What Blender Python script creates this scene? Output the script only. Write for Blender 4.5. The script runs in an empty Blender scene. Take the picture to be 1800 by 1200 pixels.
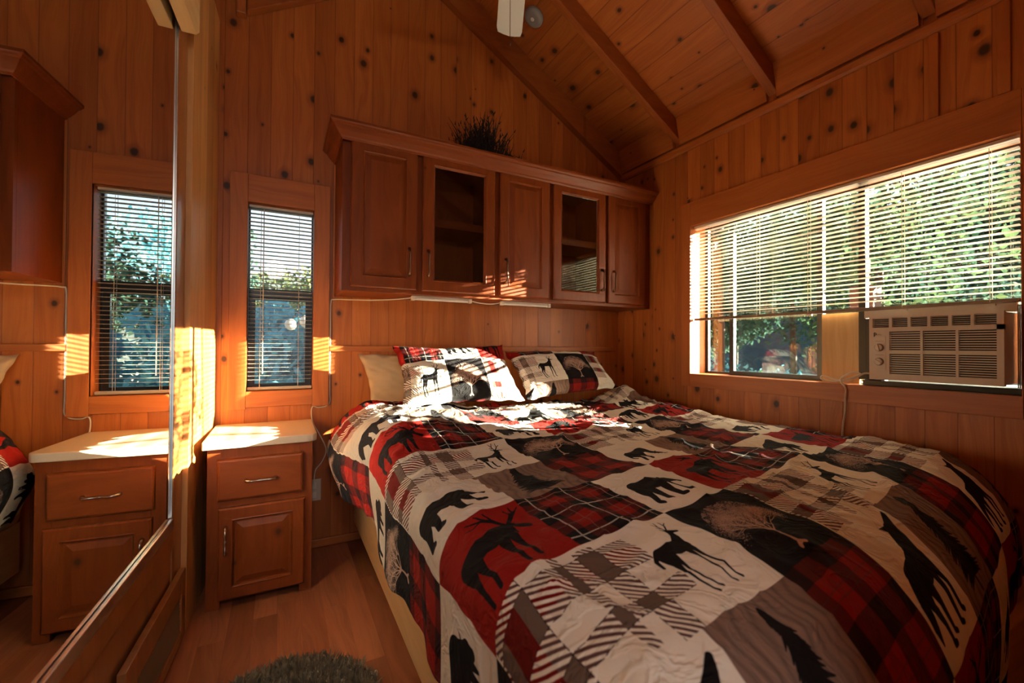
import bpy, math, random
import numpy as np
from mathutils import Vector, Matrix, noise
random.seed(7)
SC = bpy.context.scene
COL = SC.collection
PI = math.pi
# ------------------------------------------------------------------ camera, world, sun, exposure
D = 2.612      # back wall plane (y)
W = 2.3234     # right wall plane (x)
FPX = 767.0
cam = bpy.data.cameras.new('camera')
camo = bpy.data.objects.new('camera', cam); COL.objects.link(camo)
cam.sensor_width = 36.0; cam.lens = 36.0*FPX/1800.0
cam.clip_start = 0.02; cam.clip_end = 200
cam.dof.use_dof = True; cam.dof.focus_distance = 1.7; cam.dof.aperture_fstop = 3.2
yaw, pitch, roll = math.radians(27.952), math.radians(0.632), math.radians(-0.34)
fwd = Vector((math.sin(yaw)*math.cos(pitch), math.cos(yaw)*math.cos(pitch), math.sin(pitch)))
rt = Vector((math.cos(yaw), -math.sin(yaw), 0)); dn = fwd.cross(rt)
rt2 = rt*math.cos(roll)+dn*math.sin(roll); dn2 = -rt*math.sin(roll)+dn*math.cos(roll)
m = Matrix(((rt2.x, -dn2.x, -fwd.x, 0), (rt2.y, -dn2.y, -fwd.y, 0), (rt2.z, -dn2.z, -fwd.z, 1.1), (0, 0, 0, 1)))
camo.matrix_world = m
SC.camera = camo
SC.view_settings.view_transform = 'Standard'; SC.view_settings.look = 'None'
SC.view_settings.gamma = 1.0; SC.view_settings.use_curve_mapping = False
SC.view_settings.exposure = -0.12

world = bpy.data.worlds.new('sky_world'); SC.world = world; world.use_nodes = True
wn = world.node_tree.nodes; wl = world.node_tree.links
wn.clear()
wo = wn.new('ShaderNodeOutputWorld'); wb = wn.new('ShaderNodeBackground')
tc = wn.new('ShaderNodeTexCoord'); sp = wn.new('ShaderNodeSeparateXYZ'); rp = wn.new('ShaderNodeValToRGB')
wl.new(tc.outputs['Generated'], sp.inputs[0]); wl.new(sp.outputs['Z'], rp.inputs[0])
rp.color_ramp.elements[0].position = 0.0; rp.color_ramp.elements[0].color = (0.92, 0.95, 1.0, 1)
rp.color_ramp.elements[1].position = 0.75; rp.color_ramp.elements[1].color = (0.55, 0.72, 1.0, 1)
wl.new(rp.outputs[0], wb.inputs[0]); wb.inputs[1].default_value = 1.7
wl.new(wb.outputs[0], wo.inputs[0])

sun = bpy.data.lights.new('sun', 'SUN'); suno = bpy.data.objects.new('sun', sun); COL.objects.link(suno)
sun.energy = 165.0; sun.angle = math.radians(0.42); sun.color = (1.0, 0.86, 0.66)
SUND = Vector((-1, 0.335, -0.25)).normalized()
suno.rotation_euler = SUND.to_track_quat('-Z', 'Y').to_euler()
suno.location = (8, -2, 4)

def portal(name, loc, rot, sx, sy):
    l = bpy.data.lights.new(name, 'AREA'); l.shape = 'RECTANGLE'; l.size = sx; l.size_y = sy
    l.cycles.is_portal = True
    o = bpy.data.objects.new(name, l); COL.objects.link(o); o.location = loc; o.rotation_euler = rot
portal('window_portal', (W+0.17, 1.22, 1.40), (0, math.radians(90), 0), 1.0, 1.45)
portal('window_portal', (0.0, D+0.13, 1.345), (math.radians(-90), 0, 0), 0.34, 1.0)

portal('added_door_portal', (0.02, -1.84, 1.05), (math.radians(90), 0, 0), 1.1, 1.95)
# ------------------------------------------------------------------ mesh helpers
class MB:
    def __init__(s): s.v = []; s.f = []; s.m = []; s.mi = 0
    def add(s, vs, fs):
        o = len(s.v); s.v += [tuple(p) for p in vs]
        for f in fs: s.f.append(tuple(i+o for i in f)); s.m.append(s.mi)
        return s
    def box(s, x0, x1, y0, y1, z0, z1):
        vs = [(x, y, z) for z in (z0, z1) for y in (y0, y1) for x in (x0, x1)]
        return s.add(vs, [(0, 2, 3, 1), (4, 5, 7, 6), (0, 1, 5, 4), (2, 6, 7, 3), (0, 4, 6, 2), (1, 3, 7, 5)])
    def prism(s, pts, axis, a0, a1):
        """polygon pts (2d) extruded along axis between a0,a1"""
        n = len(pts)
        def mk(p, a):
            return {'x': (a, p[0], p[1]), 'y': (p[0], a, p[1]), 'z': (p[0], p[1], a)}[axis]
        vs = [mk(p, a0) for p in pts]+[mk(p, a1) for p in pts]
        fs = [tuple(range(n))[::-1], tuple(range(n, 2*n))]+[(i, (i+1) % n, n+(i+1) % n, n+i) for i in range(n)]
        return s.add(vs, fs)
    def tube(s, pts, r, n=8, cap=True):
        pts = [Vector(p) for p in pts]; k = len(pts)
        rs = r if isinstance(r, (list, tuple)) else [r]*k
        t0 = (pts[1]-pts[0]).normalized()
        up = Vector((0, 0, 1)) if abs(t0.z) < 0.9 else Vector((1, 0, 0))
        nrm = (up-t0*up.dot(t0)).normalized(); vs = []
        for i, p in enumerate(pts):
            t = (pts[min(i+1, k-1)]-pts[max(i-1, 0)]).normalized()
            nrm = (nrm-t*nrm.dot(t)).normalized(); b = t.cross(nrm)
            for j in range(n):
                a = 2*PI*j/n; vs.append(p+(nrm*math.cos(a)+b*math.sin(a))*rs[i])
        fs = [(i*n+j, i*n+(j+1) % n, (i+1)*n+(j+1) % n, (i+1)*n+j) for i in range(k-1) for j in range(n)]
        if cap: fs += [tuple(range(n))[::-1], tuple(range((k-1)*n, k*n))]
        return s.add(vs, fs)
    def lathe(s, prof, c, axis='z', n=24):
        vs = []; k = len(prof)
        for r, h in prof:
            for j in range(n):
                a = 2*PI*j/n; x, y = r*math.cos(a), r*math.sin(a)
                p = {'z': (x, y, h), 'y': (x, h, y), 'x': (h, x, y)}[axis]
                vs.append((c[0]+p[0], c[1]+p[1], c[2]+p[2]))
        fs = [(i*n+j, i*n+(j+1) % n, (i+1)*n+(j+1) % n, (i+1)*n+j) for i in range(k-1) for j in range(n)]
        fs += [tuple(range(n))[::-1], tuple(range((k-1)*n, k*n))]
        return s.add(vs, fs)
    def rings(s, rings, cap_last=True, cap_first=False):
        """each ring: list of 4 points"""
        vs = [p for r in rings for p in r]; fs = []
        for i in range(len(rings)-1):
            for j in range(4): fs.append((i*4+j, i*4+(j+1) % 4, (i+1)*4+(j+1) % 4, (i+1)*4+j))
        if cap_last: k = (len(rings)-1)*4; fs.append((k, k+1, k+2, k+3))
        if cap_first: fs.append((3, 2, 1, 0))
        return s.add(vs, fs)
    def build(s, name, mats, parent=None, smooth=False, bevel=0, loc=None, rot=None):
        me = bpy.data.meshes.new(name); me.from_pydata(s.v, [], s.f)
        if not isinstance(mats, (list, tuple)): mats = [mats]
        for mt in mats: me.materials.append(mt)
        me.polygons.foreach_set('material_index', s.m)
        if smooth: me.polygons.foreach_set('use_smooth', [True]*len(s.f))
        me.update()
        import bmesh
        bm = bmesh.new(); bm.from_mesh(me); bmesh.ops.recalc_face_normals(bm, faces=bm.faces); bm.to_mesh(me); bm.free()
        o = bpy.data.objects.new(name, me); COL.objects.link(o)
        if parent: o.parent = parent
        if loc: o.location = loc
        if rot: o.rotation_euler = rot
        if bevel:
            b = o.modifiers.new('bevel', 'BEVEL'); b.width = bevel; b.segments = 2; b.limit_method = 'ANGLE'
        return o
def tag(o, label=None, cat=None, group=None, kind=None):
    if label: o['label'] = label
    if cat: o['category'] = cat
    if group: o['group'] = group
    if kind: o['kind'] = kind
    return o
def thing(name, label, cat, loc=(0, 0, 0), rz=0, group=None):
    o = bpy.data.objects.new(name, None); COL.objects.link(o); o.location = loc; o.rotation_euler = (0, 0, rz)
    o.empty_display_size = 0.05
    return tag(o, label, cat, group)
def struct(o, label): return tag(o, label, None, None, 'structure')
def copy_tree(o, parent=None):
    c = o.copy(); COL.objects.link(c)
    if parent: c.parent = parent
    for ch in list(o.children): copy_tree(ch, c)
    return c
def spline(pts, n=8):
    pts = [Vector(p) for p in pts]; out = []
    P = [pts[0]*2-pts[1]]+pts+[pts[-1]*2-pts[-2]]
    for i in range(1, len(P)-2):
        for k in range(n):
            t = k/n; a, b, c, d = P[i-1:i+3]
            out.append(0.5*((2*b)+(c-a)*t+(2*a-5*b+4*c-d)*t*t+(3*b-a-3*c+d)*t**3))
    out.append(pts[-1]); return out

# ------------------------------------------------------------------ materials
class NT:
    def __init__(s, name):
        s.mat = bpy.data.materials.new(name); s.mat.use_nodes = True; s.t = s.mat.node_tree
        s.t.nodes.clear(); s.out = s.n('ShaderNodeOutputMaterial'); s.b = s.n('ShaderNodeBsdfPrincipled')
        s.l(s.b.outputs[0], s.out.inputs[0])
    def n(s, typ, **k):
        x = s.t.nodes.new(typ)
        for a, v in k.items(): setattr(x, a, v)
        return x
    def l(s, a, b): s.t.links.new(a, b)
    def math(s, op, a, b=None, c=None, clamp=False):
        x = s.n('ShaderNodeMath', operation=op, use_clamp=clamp)
        for i, v in enumerate((a, b, c)):
            if v is None: continue
            if isinstance(v, (int, float)): x.inputs[i].default_value = v
            else: s.l(v, x.inputs[i])
        return x.outputs[0]
    def comb(s, x, y, z):
        c = s.n('ShaderNodeCombineXYZ')
        for i, v in enumerate((x, y, z)):
            if isinstance(v, (int, float)): c.inputs[i].default_value = v
            else: s.l(v, c.inputs[i])
        return c.outputs[0]
    def mix(s, f, a, b, blend='MIX'):
        x = s.n('ShaderNodeMix', data_type='RGBA', blend_type=blend)
        for i, v in ((0, f), (6, a), (7, b)):
            if isinstance(v, (int, float)): x.inputs[i].default_value = v
            elif isinstance(v, tuple): x.inputs[i].default_value = v+(1,) if len(v) == 3 else v
            else: s.l(v, x.inputs[i])
        return x.outputs[2]
    def noise(s, vec, scale, detail=2, rough=0.5, dist=0.0):
        x = s.n('ShaderNodeTexNoise'); x.inputs['Scale'].default_value = scale; x.inputs['Detail'].default_value = detail
        x.inputs['Roughness'].default_value = rough; x.inputs['Distortion'].default_value = dist
        s.l(vec, x.inputs['Vector']); return x.outputs['Fac']
    def ss(s, v, lo, hi):
        x = s.n('ShaderNodeMapRange', interpolation_type='SMOOTHSTEP'); x.inputs[1].default_value = lo; x.inputs[2].default_value = hi
        s.l(v, x.inputs[0]); return x.outputs[0]
    def obj(s):
        t = s.n('ShaderNodeTexCoord'); sp = s.n('ShaderNodeSeparateXYZ'); s.l(t.outputs['Object'], sp.inputs[0])
        return t.outputs['Object'], sp.outputs
    def bump(s, h, strength, dist):
        b = s.n('ShaderNodeBump'); b.inputs['Strength'].default_value = strength; b.inputs['Distance'].default_value = dist
        s.l(h, b.inputs['Height']); s.l(b.outputs[0], s.b.inputs['Normal'])
    def set(s, **k):
        for a, v in k.items():
            i = s.b.inputs[a.replace('_', ' ')]
            if isinstance(v, (int, float)): i.default_value = v
            elif isinstance(v, tuple): i.default_value = v+(1,)
            else: s.l(v, i)
        return s
def plain(name, col, rough=0.5, metal=0.0, spec=0.5, var=0.06, scale=40, **k):
    t = NT(name); o, _ = t.obj(); f = t.noise(o, scale, 3)
    c2 = tuple(max(0, c*(1-var*3)) for c in col)
    t.set(Base_Color=t.mix(f, c2, col), Roughness=rough, Metallic=metal, Specular_IOR_Level=spec, **k); return t.mat

AX = {'X': 0, 'Y': 1, 'Z': 2}
def wood(name, light, dark, across='X', along='Z', board=0.0, length=0.0, knots=0.35, knot=(0.035, 0.012, 0.006), rough=0.45,
         spec=0.4, coat=0.0, grain=1.0, var=0.25, groove=1.0, kr=0.085, kscale=1.0, offset=0.0, seam=0.0028, gstr=0.62):
    t = NT(name); o, ax = t.obj()
    third = [a for a in 'XYZ' if a not in (across, along)][0]
    u, v, w = ax[AX[across]], ax[AX[along]], ax[AX[third]]
    if offset: u = t.math('ADD', u, offset)
    if board:
        un = t.math('DIVIDE', u, board); idx = t.math('FLOOR', un); fr = t.math('SUBTRACT', un, idx)
        vv = idx
        if length:
            wn0 = t.n('ShaderNodeTexWhiteNoise', noise_dimensions='1D'); t.l(idx, wn0.inputs['W'])
            ln = t.math('ADD', t.math('DIVIDE', v, length), t.math('MULTIPLY', wn0.outputs['Value'], 7.0))
            li = t.math('FLOOR', ln); lfr = t.math('SUBTRACT', ln, li); vv = t.math('ADD', idx, t.math('MULTIPLY', li, 17.37))
        wn1 = t.n('ShaderNodeTexWhiteNoise', noise_dimensions='1D'); t.l(vv, wn1.inputs['W']); rnd = wn1.outputs['Value']
    else:
        rnd = t.math('ADD', 0.37, 0.0)
    sh = t.math('MULTIPLY', rnd, 13.0)
    # grain: streaks stretched along the board, with slow wandering
    wob = t.noise(t.comb(t.math('MULTIPLY', u, 6), t.math('MULTIPLY', v, 1.6), sh), 1.0, 2)
    g1 = t.noise(t.comb(t.math('ADD', t.math('MULTIPLY', u, 150*grain), t.math('MULTIPLY', wob, 14)), t.math('MULTIPLY', v, 3.0), t.math('ADD', sh, t.math('MULTIPLY', w, 40))), 1.0, 3, 0.6)
    g2 = t.noise(t.comb(t.math('ADD', t.math('MULTIPLY', u, 34*grain), t.math('MULTIPLY', wob, 7)), t.math('MULTIPLY', v, 1.1), t.math('ADD', sh, t.math('MULTIPLY', w, 12))), 1.0, 2, 0.5)
    gg = t.math('ADD', t.math('MULTIPLY', g1, 0.45), t.math('MULTIPLY', g2, 0.55))
    gf = t.math('MULTIPLY', t.ss(gg, 0.34, 0.70), gstr)
    col = t.mix(gf, light, dark)
    tint = t.math('ADD', 1.0-var*0.6, t.math('MULTIPLY', rnd, var*1.2))
    col = t.mix(1.0, col, t.comb(tint, t.math('POWER', tint, 1.25), t.math('POWER', tint, 1.4)), 'MULTIPLY')
    if knots > 0:
        vo = t.n('ShaderNodeTexVoronoi', voronoi_dimensions='2D'); vo.inputs['Scale'].default_value = 1.0; vo.inputs['Randomness'].default_value = 1.0
        t.l(t.comb(t.math('MULTIPLY', u, 7.5*kscale), t.math('MULTIPLY', t.math('ADD', v, t.math('MULTIPLY', rnd, 3.0)), 6.0*kscale), t.math('MULTIPLY', t.math('FLOOR', t.math('MULTIPLY', sh, 2.0)), 0.0)), vo.inputs['Vector'])
        sc = t.n('ShaderNodeSeparateColor'); t.l(vo.outputs['Color'], sc.inputs[0])
        sel = t.math('LESS_THAN', sc.outputs[0], knots)
        wobk = t.noise(t.comb(t.math('MULTIPLY', u, 60), t.math('MULTIPLY', v, 60), 0.0), 1.0, 2)
        dist = t.math('ADD', vo.outputs['Distance'], t.math('MULTIPLY', t.math('SUBTRACT', wobk, 0.5), 0.035))
        rad = t.math('MULTIPLY', t.math('ADD', 0.25, t.math('MULTIPLY', sc.outputs[1], 1.2)), kr)
        core = t.math('MULTIPLY', sel, t.math('SUBTRACT', 1.0, t.ss(t.math('DIVIDE', dist, rad), 0.55, 1.15)))
        halo = t.math('MULTIPLY', sel, t.math('SUBTRACT', 1.0, t.ss(t.math('DIVIDE', dist, rad), 0.8, 2.6)))
        col = t.mix(t.math('MULTIPLY', halo, 0.55), col, tuple(c*0.55 for c in dark))
        col = t.mix(t.math('MULTIPLY', core, 0.92), col, knot)
    h = t.math('MULTIPLY', gg, 0.12)
    if board:
        e = t.math('MINIMUM', fr, t.math('SUBTRACT', 1.0, fr))
        gr = t.math('SUBTRACT', 1.0, t.ss(e, 0.0, seam/board))
        if length:
            e2 = t.math('MINIMUM', lfr, t.math('SUBTRACT', 1.0, lfr))
            gr = t.math('MAXIMUM', gr, t.math('SUBTRACT', 1.0, t.ss(e2, 0.0, seam/length)))
        col = t.mix(t.math('MULTIPLY', gr, 0.55*groove), col, tuple(c*0.2 for c in dark))
        h = t.math('SUBTRACT', h, t.math('MULTIPLY', gr, 1.0))
    t.bump(h, 0.3, 0.0025)
    t.set(Base_Color=col, Roughness=rough, Specular_IOR_Level=spec, Coat_Weight=coat, Coat_Roughness=0.15)
    return t.mat

PINE_L, PINE_D = (0.45, 0.130, 0.025), (0.27, 0.058, 0.009)
M = {}
M['wall_b'] = wood('knotty_pine_back', PINE_L, PINE_D, 'X', 'Z', 0.103, knots=0.28, kr=.10, offset=-0.356+0.103*6)
M['wall_r'] = wood('knotty_pine_right', PINE_L, PINE_D, 'Y', 'Z', 0.098, knots=0.55, kr=.115, kscale=1.1)
M['wall_l'] = wood('knotty_pine_left', (0.58, 0.27, 0.085), (0.40, 0.16, 0.045), 'Y', 'Z', 0.13, knots=0.12, grain=0.7)
M['ceil'] = wood('knotty_pine_ceiling', PINE_L, PINE_D, 'X', 'Y', 0.14, knots=0.42, kr=.11, kscale=0.9, seam=0.004)
M['raft'] = wood('rafter_fir', (0.34, 0.088, 0.015), (0.20, 0.042, 0.007), 'Y', 'X', 0, knots=0.10)
M['trim_x'] = wood('trim_pine_x', (0.46, 0.135, 0.027), (0.30, 0.070, 0.012), 'Z', 'X', 0, knots=0.22, kscale=0.9)
M['trim_y'] = wood('trim_pine_y', (0.46, 0.135, 0.027), (0.30, 0.070, 0.012), 'Z', 'Y', 0, knots=0.14, kscale=0.9)
M['trim_z'] = wood('trim_pine_z', (0.46, 0.135, 0.027), (0.30, 0.070, 0.012), 'X', 'Z', 0, knots=0.16, kscale=0.9)
M['floor'] = wood('laminate_floor', (0.34, 0.105, 0.042), (0.14, 0.038, 0.015), 'X', 'Y', 0.085, 1.1, knots=0.05, rough=0.28, grain=0.6, var=0.5, seam=0.0012, groove=0.5, kscale=0.7)
M['cab'] = wood('stained_alder', (0.20, 0.040, 0.006), (0.115, 0.020, 0.003), 'X', 'Z', 0, knots=0.10, knot=(0.05, 0.012, 0.004), rough=0.42, coat=0.03, spec=0.22, grain=0.45, kscale=0.8, kr=0.06)
M['cabh'] = wood('stained_alder_across', (0.20, 0.040, 0.006), (0.115, 0.020, 0.003), 'Z', 'X', 0, knots=0.08, knot=(0.05, 0.012, 0.004), rough=0.42, coat=0.03, spec=0.22, grain=0.45, kscale=0.8, kr=0.06)
M['clos'] = wood('closet_pine', (0.36, 0.13, 0.035), (0.21, 0.065, 0.018), 'X', 'Z', 0, knots=0.06, rough=0.35, coat=0.3, grain=0.6)
M['rail'] = wood('bed_pine', (0.82, 0.52, 0.24), (0.66, 0.36, 0.14), 'Z', 'Y', 0, knots=0.03, grain=0.7, rough=0.5)
M['black'] = plain('black_vinyl', (0.012, 0.011, 0.011), 0.35)
M['dark'] = plain('dark_interior', (0.02, 0.010, 0.006), 0.6)
M['white'] = plain('ac_white_plastic', (0.72, 0.66, 0.58), 0.4, var=0.02)
M['grey'] = plain('grey_plastic', (0.33, 0.32, 0.31), 0.45)
M['slat'] = plain('blind_slat', (0.60, 0.51, 0.40), 0.35, var=0.02)
M['brown'] = plain('brown_rail', (.20, .12, .06), .4)
M['cord'] = plain('cord_cream', (0.75, 0.66, 0.54), 0.45, var=0.02)
M['counter'] = plain('cream_laminate', (0.80, 0.66, 0.48), 0.25, var=0.03, scale=200)
M['nickel'] = plain('brushed_nickel', (0.72, 0.66, 0.58), 0.22, metal=1.0)
M['bronze'] = plain('aged_bronze', (0.22, 0.13, 0.08), 0.3, metal=1.0)
M['alu'] = plain('aluminium', (0.78, 0.80, 0.80), 0.3, metal=1.0)
M['fan'] = plain('fan_white', (0.80, 0.82, 0.80), 0.35, var=0.02)
M['tan'] = plain('tan_cotton', (0.62, 0.44, 0.26), 0.85, var=0.03)
M['sheetw'] = plain('white_cotton', (0.82, 0.79, 0.74), 0.85, var=0.02)
M['rug'] = plain('rug_shag', (0.26, 0.20, 0.125), 0.95, var=0.15, scale=60)
M['twig'] = plain('dried_grass', (0.012, 0.006, 0.004), 0.8)
M['ply'] = wood('plywood_filler', (0.80, 0.55, 0.26), (0.62, 0.36, 0.13), 'Y', 'Z', 0, knots=0.0, grain=0.6)
def glass():
    t = NT('window_glass'); t.t.nodes.remove(t.b)
    gl = t.n('ShaderNodeBsdfGlossy'); gl.inputs['Roughness'].default_value = 0.02
    tr = t.n('ShaderNodeBsdfTransparent'); tr.inputs[0].default_value = (0.93, 0.97, 0.96, 1)
    fr = t.n('ShaderNodeFresnel'); fr.inputs[0].default_value = 1.45
    mx = t.n('ShaderNodeMixShader'); t.l(fr.outputs[0], mx.inputs[0]); t.l(tr.outputs[0], mx.inputs[1]); t.l(gl.outputs[0], mx.inputs[2])
    t.l(mx.outputs[0], t.out.inputs[0]); return t.mat
M['glass'] = glass()
t_ = NT('mirror_silver'); t_.set(Base_Color=(0.80, 0.82, 0.80), Metallic=1.0, Roughness=0.012); M['mirror'] = t_.mat
# ------------------------------------------------------------------ printed patchwork cloth (computed pattern, albedo only)
PR = 384
gy, gx = np.mgrid[0:PR, 0:PR]; GX = (gx+0.5)/PR; GY = (gy+0.5)/PR
CREAM = np.array((0.90, 0.87, 0.81)); BLK = np.array((0.095, 0.080, 0.088)); RED = np.array((0.56, 0.10, 0.075))
TAU = np.array((0.52, 0.42, 0.37)); BEI = np.array((0.74, 0.60, 0.52)); BRN = np.array((0.38, 0.27, 0.25))
def sil(parts, X=None, Y=None):
    X = GX if X is None else X; Y = GY if Y is None else Y
    d = np.full(X.shape, 9.0)
    for line in parts:
        for a, b in zip(line[:-1], line[1:]):
            ax_, ay, ar = a; bx, by, br = b
            dx, dy = bx-ax_, by-ay; L = dx*dx+dy*dy+1e-9
            t = np.clip(((X-ax_)*dx+(Y-ay)*dy)/L, 0, 1)
            d = np.minimum(d, np.hypot(X-ax_-t*dx, Y-ay-t*dy)-(ar+(br-ar)*t))
    return np.clip(0.5-d*PR, 0, 1)[..., None]
DEER = [[(.33, .57, .075), (.48, .555, .07), (.62, .58, .085)], [(.62, .60, .075), (.69, .70, .045), (.71, .78, .032)], [(.70, .79, .034), (.76, .78, .022), (.81, .765, .014)],
        [(.69, .80, .012), (.63, .83, .006)], [(.70, .82, .009), (.67, .88, .008), (.70, .96, .005)], [(.675, .88, .007), (.61, .92, .005)], [(.69, .85, .006), (.62, .86, .004)],
        [(.72, .82, .009), (.77, .88, .008), (.77, .96, .005)], [(.77, .89, .006), (.83, .93, .004)], [(.64, .53, .045), (.66, .36, .017), (.665, .12, .010), (.69, .08, .014)],
        [(.58, .53, .035), (.585, .34, .015), (.57, .10, .009), (.595, .07, .012)], [(.32, .54, .07), (.30, .41, .035), (.255, .29, .016), (.30, .09, .010), (.33, .06, .013)],
        [(.36, .50, .05), (.35, .38, .028), (.32, .28, .014), (.38, .10, .009), (.41, .08, .012)], [(.28, .60, .02), (.22, .54, .020), (.20, .45, .012)]]
BEAR = [[(.26, .53, .135), (.45, .55, .135), (.60, .56, .13)], [(.60, .60, .11), (.74, .55, .085), (.83, .49, .05), (.90, .45, .028)], [(.74, .64, .022), (.745, .65, .02)],
        [(.22, .46, .09), (.20, .30, .055), (.17, .18, .038), (.22, .155, .028)], [(.33, .42, .07), (.34, .28, .045), (.34, .20, .035), (.39, .17, .026)],
        [(.57, .46, .07), (.56, .30, .042), (.58, .18, .034), (.63, .16, .026)], [(.68, .48, .06), (.74, .32, .040), (.76, .22, .034), (.82, .20, .024)]]
BISON = [[(.62, .58, .17), (.48, .55, .145), (.30, .52, .125), (.22, .50, .10)], [(.70, .50, .12), (.80, .42, .075), (.83, .34, .04)], [(.76, .38, .05), (.77, .26, .015)], [(.80, .50, .015), (.85, .55, .006)],
         [(.20, .45, .075), (.22, .30, .03), (.20, .16, .022)], [(.30, .42, .06), (.30, .28, .028), (.31, .15, .02)], [(.58, .42, .07), (.58, .27, .028), (.57, .15, .022)], [(.68, .42, .06), (.69, .28, .028), (.69, .16, .022)],
         [(.15, .52, .02), (.12, .35, .012), (.12, .28, .02)]]
WOLF = [[(.34, .48, .11), (.48, .50, .12), (.62, .56, .13)], [(.62, .60, .12), (.68, .72, .095), (.70, .80, .07)], [(.70, .80, .062), (.77, .865, .036), (.82, .92, .020)], [(.64, .84, .025), (.60, .87, .006)],
        [(.28, .48, .06), (.21, .36, .055), (.17, .24, .038), (.16, .15, .01)], [(.32, .44, .09), (.30, .32, .045), (.33, .20, .028), (.32, .08, .024), (.36, .07, .02)], [(.42, .40, .06), (.43, .28, .034), (.43, .12, .024), (.47, .10, .018)],
        [(.60, .48, .07), (.62, .30, .034), (.61, .10, .024), (.65, .08, .02)], [(.69, .50, .06), (.72, .32, .030), (.72, .14, .022), (.76, .12, .018)]]
MOOSE = [[(.30, .52, .105), (.45, .53, .11), (.60, .57, .13)], [(.60, .60, .11), (.70, .64, .07), (.76, .66, .05)], [(.74, .66, .05), (.82, .58, .038), (.87, .53, .030)], [(.72, .56, .03), (.73, .48, .008)],
         [(.72, .71, .02), (.66, .80, .022), (.55, .86, .016)], [(.66, .80, .012), (.62, .93, .006)], [(.60, .84, .012), (.54, .95, .005)], [(.55, .86, .012), (.47, .92, .005)], [(.56, .85, .01), (.46, .84, .005)],
         [(.77, .71, .02), (.84, .79, .022), (.90, .84, .016)], [(.84, .79, .012), (.82, .91, .006)], [(.88, .83, .012), (.89, .94, .005)], [(.90, .84, .010), (.965, .90, .005)],
         [(.27, .46, .07), (.26, .32, .03), (.24, .20, .018), (.25, .06, .016)], [(.36, .44, .05), (.36, .28, .024), (.36, .07, .016)], [(.57, .45, .06), (.57, .28, .026), (.58, .06, .017)], [(.67, .46, .05), (.68, .28, .022), (.69, .08, .016)]]
def pine():
    rr = random.Random(4); P = [[(.5, .04, .016), (.5, .94, .006)]]
    y = .16
    while y < .93:
        w_ = .30*(1-(y-.12)/.86)**0.8
        for s_ in (-1, 1):
            L = w_*rr.uniform(.75, 1.1); P.append([(.5, y+.02, .018), (.5+s_*L*.6, y-.005, .015), (.5+s_*L, y-.035, .004)])
        y += .026
    return P
def oak():
    rr = random.Random(11); P = []; tips = []
    def br(x, y, a, L, r, d):
        x2, y2 = x+math.cos(a)*L, y+math.sin(a)*L
        P.append([(x, y, r), (x2, y2, r*.68)])
        if d == 0: tips.append((x2, y2)); return
        for k in range(3 if d > 2 else 2):
            br(x2, y2, a+rr.uniform(-.75, .75), L*rr.uniform(.66, .86), r*.62, d-1)
    P.append([(.46, .06, .018), (.5, .10, .014), (.54, .06, .014)])
    br(.5, .08, PI/2, .20, .014, 1)
    for a in (0.55, 1.0, 1.45, 1.9, 2.4): br(.5, .27, a, .14, .008, 4)
    return P, tips
def hatch(X, Y, n=20, w_=0.5): return (((X+Y)*n) % 1.0 < w_)
def inb(A, bs): 
    m_ = np.zeros(A.shape)
    for a, b in bs: m_ += (A > a) & (A < b)
    return m_
def plaid_dark():
    tw = hatch(GX, GY, 70, .5)*.18+.82
    w_ = (.42*inb(GX, ((.20, .42), (.68, .86)))+.42*inb(GY, ((.20, .42), (.68, .86))))*tw
    im = BLK*(1-w_[..., None])+RED*1.15*w_[..., None]
    tex = hatch(GX, GY, 55, .6)
    for c, h_, col in ((.12, .007, CREAM), (.55, .008, CREAM), (.31, .005, BRN*1.3), (.77, .005, BRN*1.3), (.93, .006, BEI)):
        for A in (GX, GY):
            mk = (np.abs(A-c) < h_) & tex; im[mk] = col
    return np.clip(im, 0, 1)
def plaid_red():
    tw = hatch(GX, GY, 70, .5)*.14+.86
    bs = ((0, .14), (.40, .60), (.86, 1.0)); w_ = np.clip((.46*inb(GX, bs)+.46*inb(GY, bs))*tw, 0, 1)
    im = RED*(1-w_[..., None])+BLK*w_[..., None]
    t2 = hatch(GX, GY, 60, .5)
    for c in (.24, .30, .70, .76):
        for A in (GX, GY): im[(np.abs(A-c) < .004) & t2] = BRN*.8
    return im
def plaid_hatch(X, Y, base):
    im = base.copy(); vb = ((X > .10) & (X < .34)) | ((X > .62) & (X < .76)); vr = ((X > -.02) & (X < .16)) | ((X > .30) & (X < .42))
    hb = ((Y > .58) & (Y < .90) & (X < 1.32)) | ((Y > .22) & (Y < .36) & (X < 1.30))
    vb = ((X > .02) & (X < .44)) | ((X > .86) & (X < 1.04) & (Y < .95)) | ((X > .66) & (X < .74) & (Y > .05))
    h = hatch(X, Y, 19, .48)
    im[(vb ^ hb) & h] = BRN
    redz = (((Y > .66) & (Y < .80)) & hb) | (((X > .16) & (X < .34)) & vb)
    im[redz & h & (vb ^ hb)] = RED*.8
    both = vb & hb; im[both] = TAU*.78
    im[both & redz & ((X > .16) & (X < .34))] = RED*.7
    for c in (.02, .44, .86, 1.04): im[(np.abs(X-c) < .005) & vb & (((Y*26) % 1) < .55)] = BLK
    for c in (.58, .90, .22, .36): im[(np.abs(Y-c) < .005) & hb & (((X*26) % 1) < .55)] = BLK
    return im
def over(im, mask, col): return im*(1-mask)+np.array(col)*mask
def flat(c): return np.ones((PR, PR, 3))*c
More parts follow.
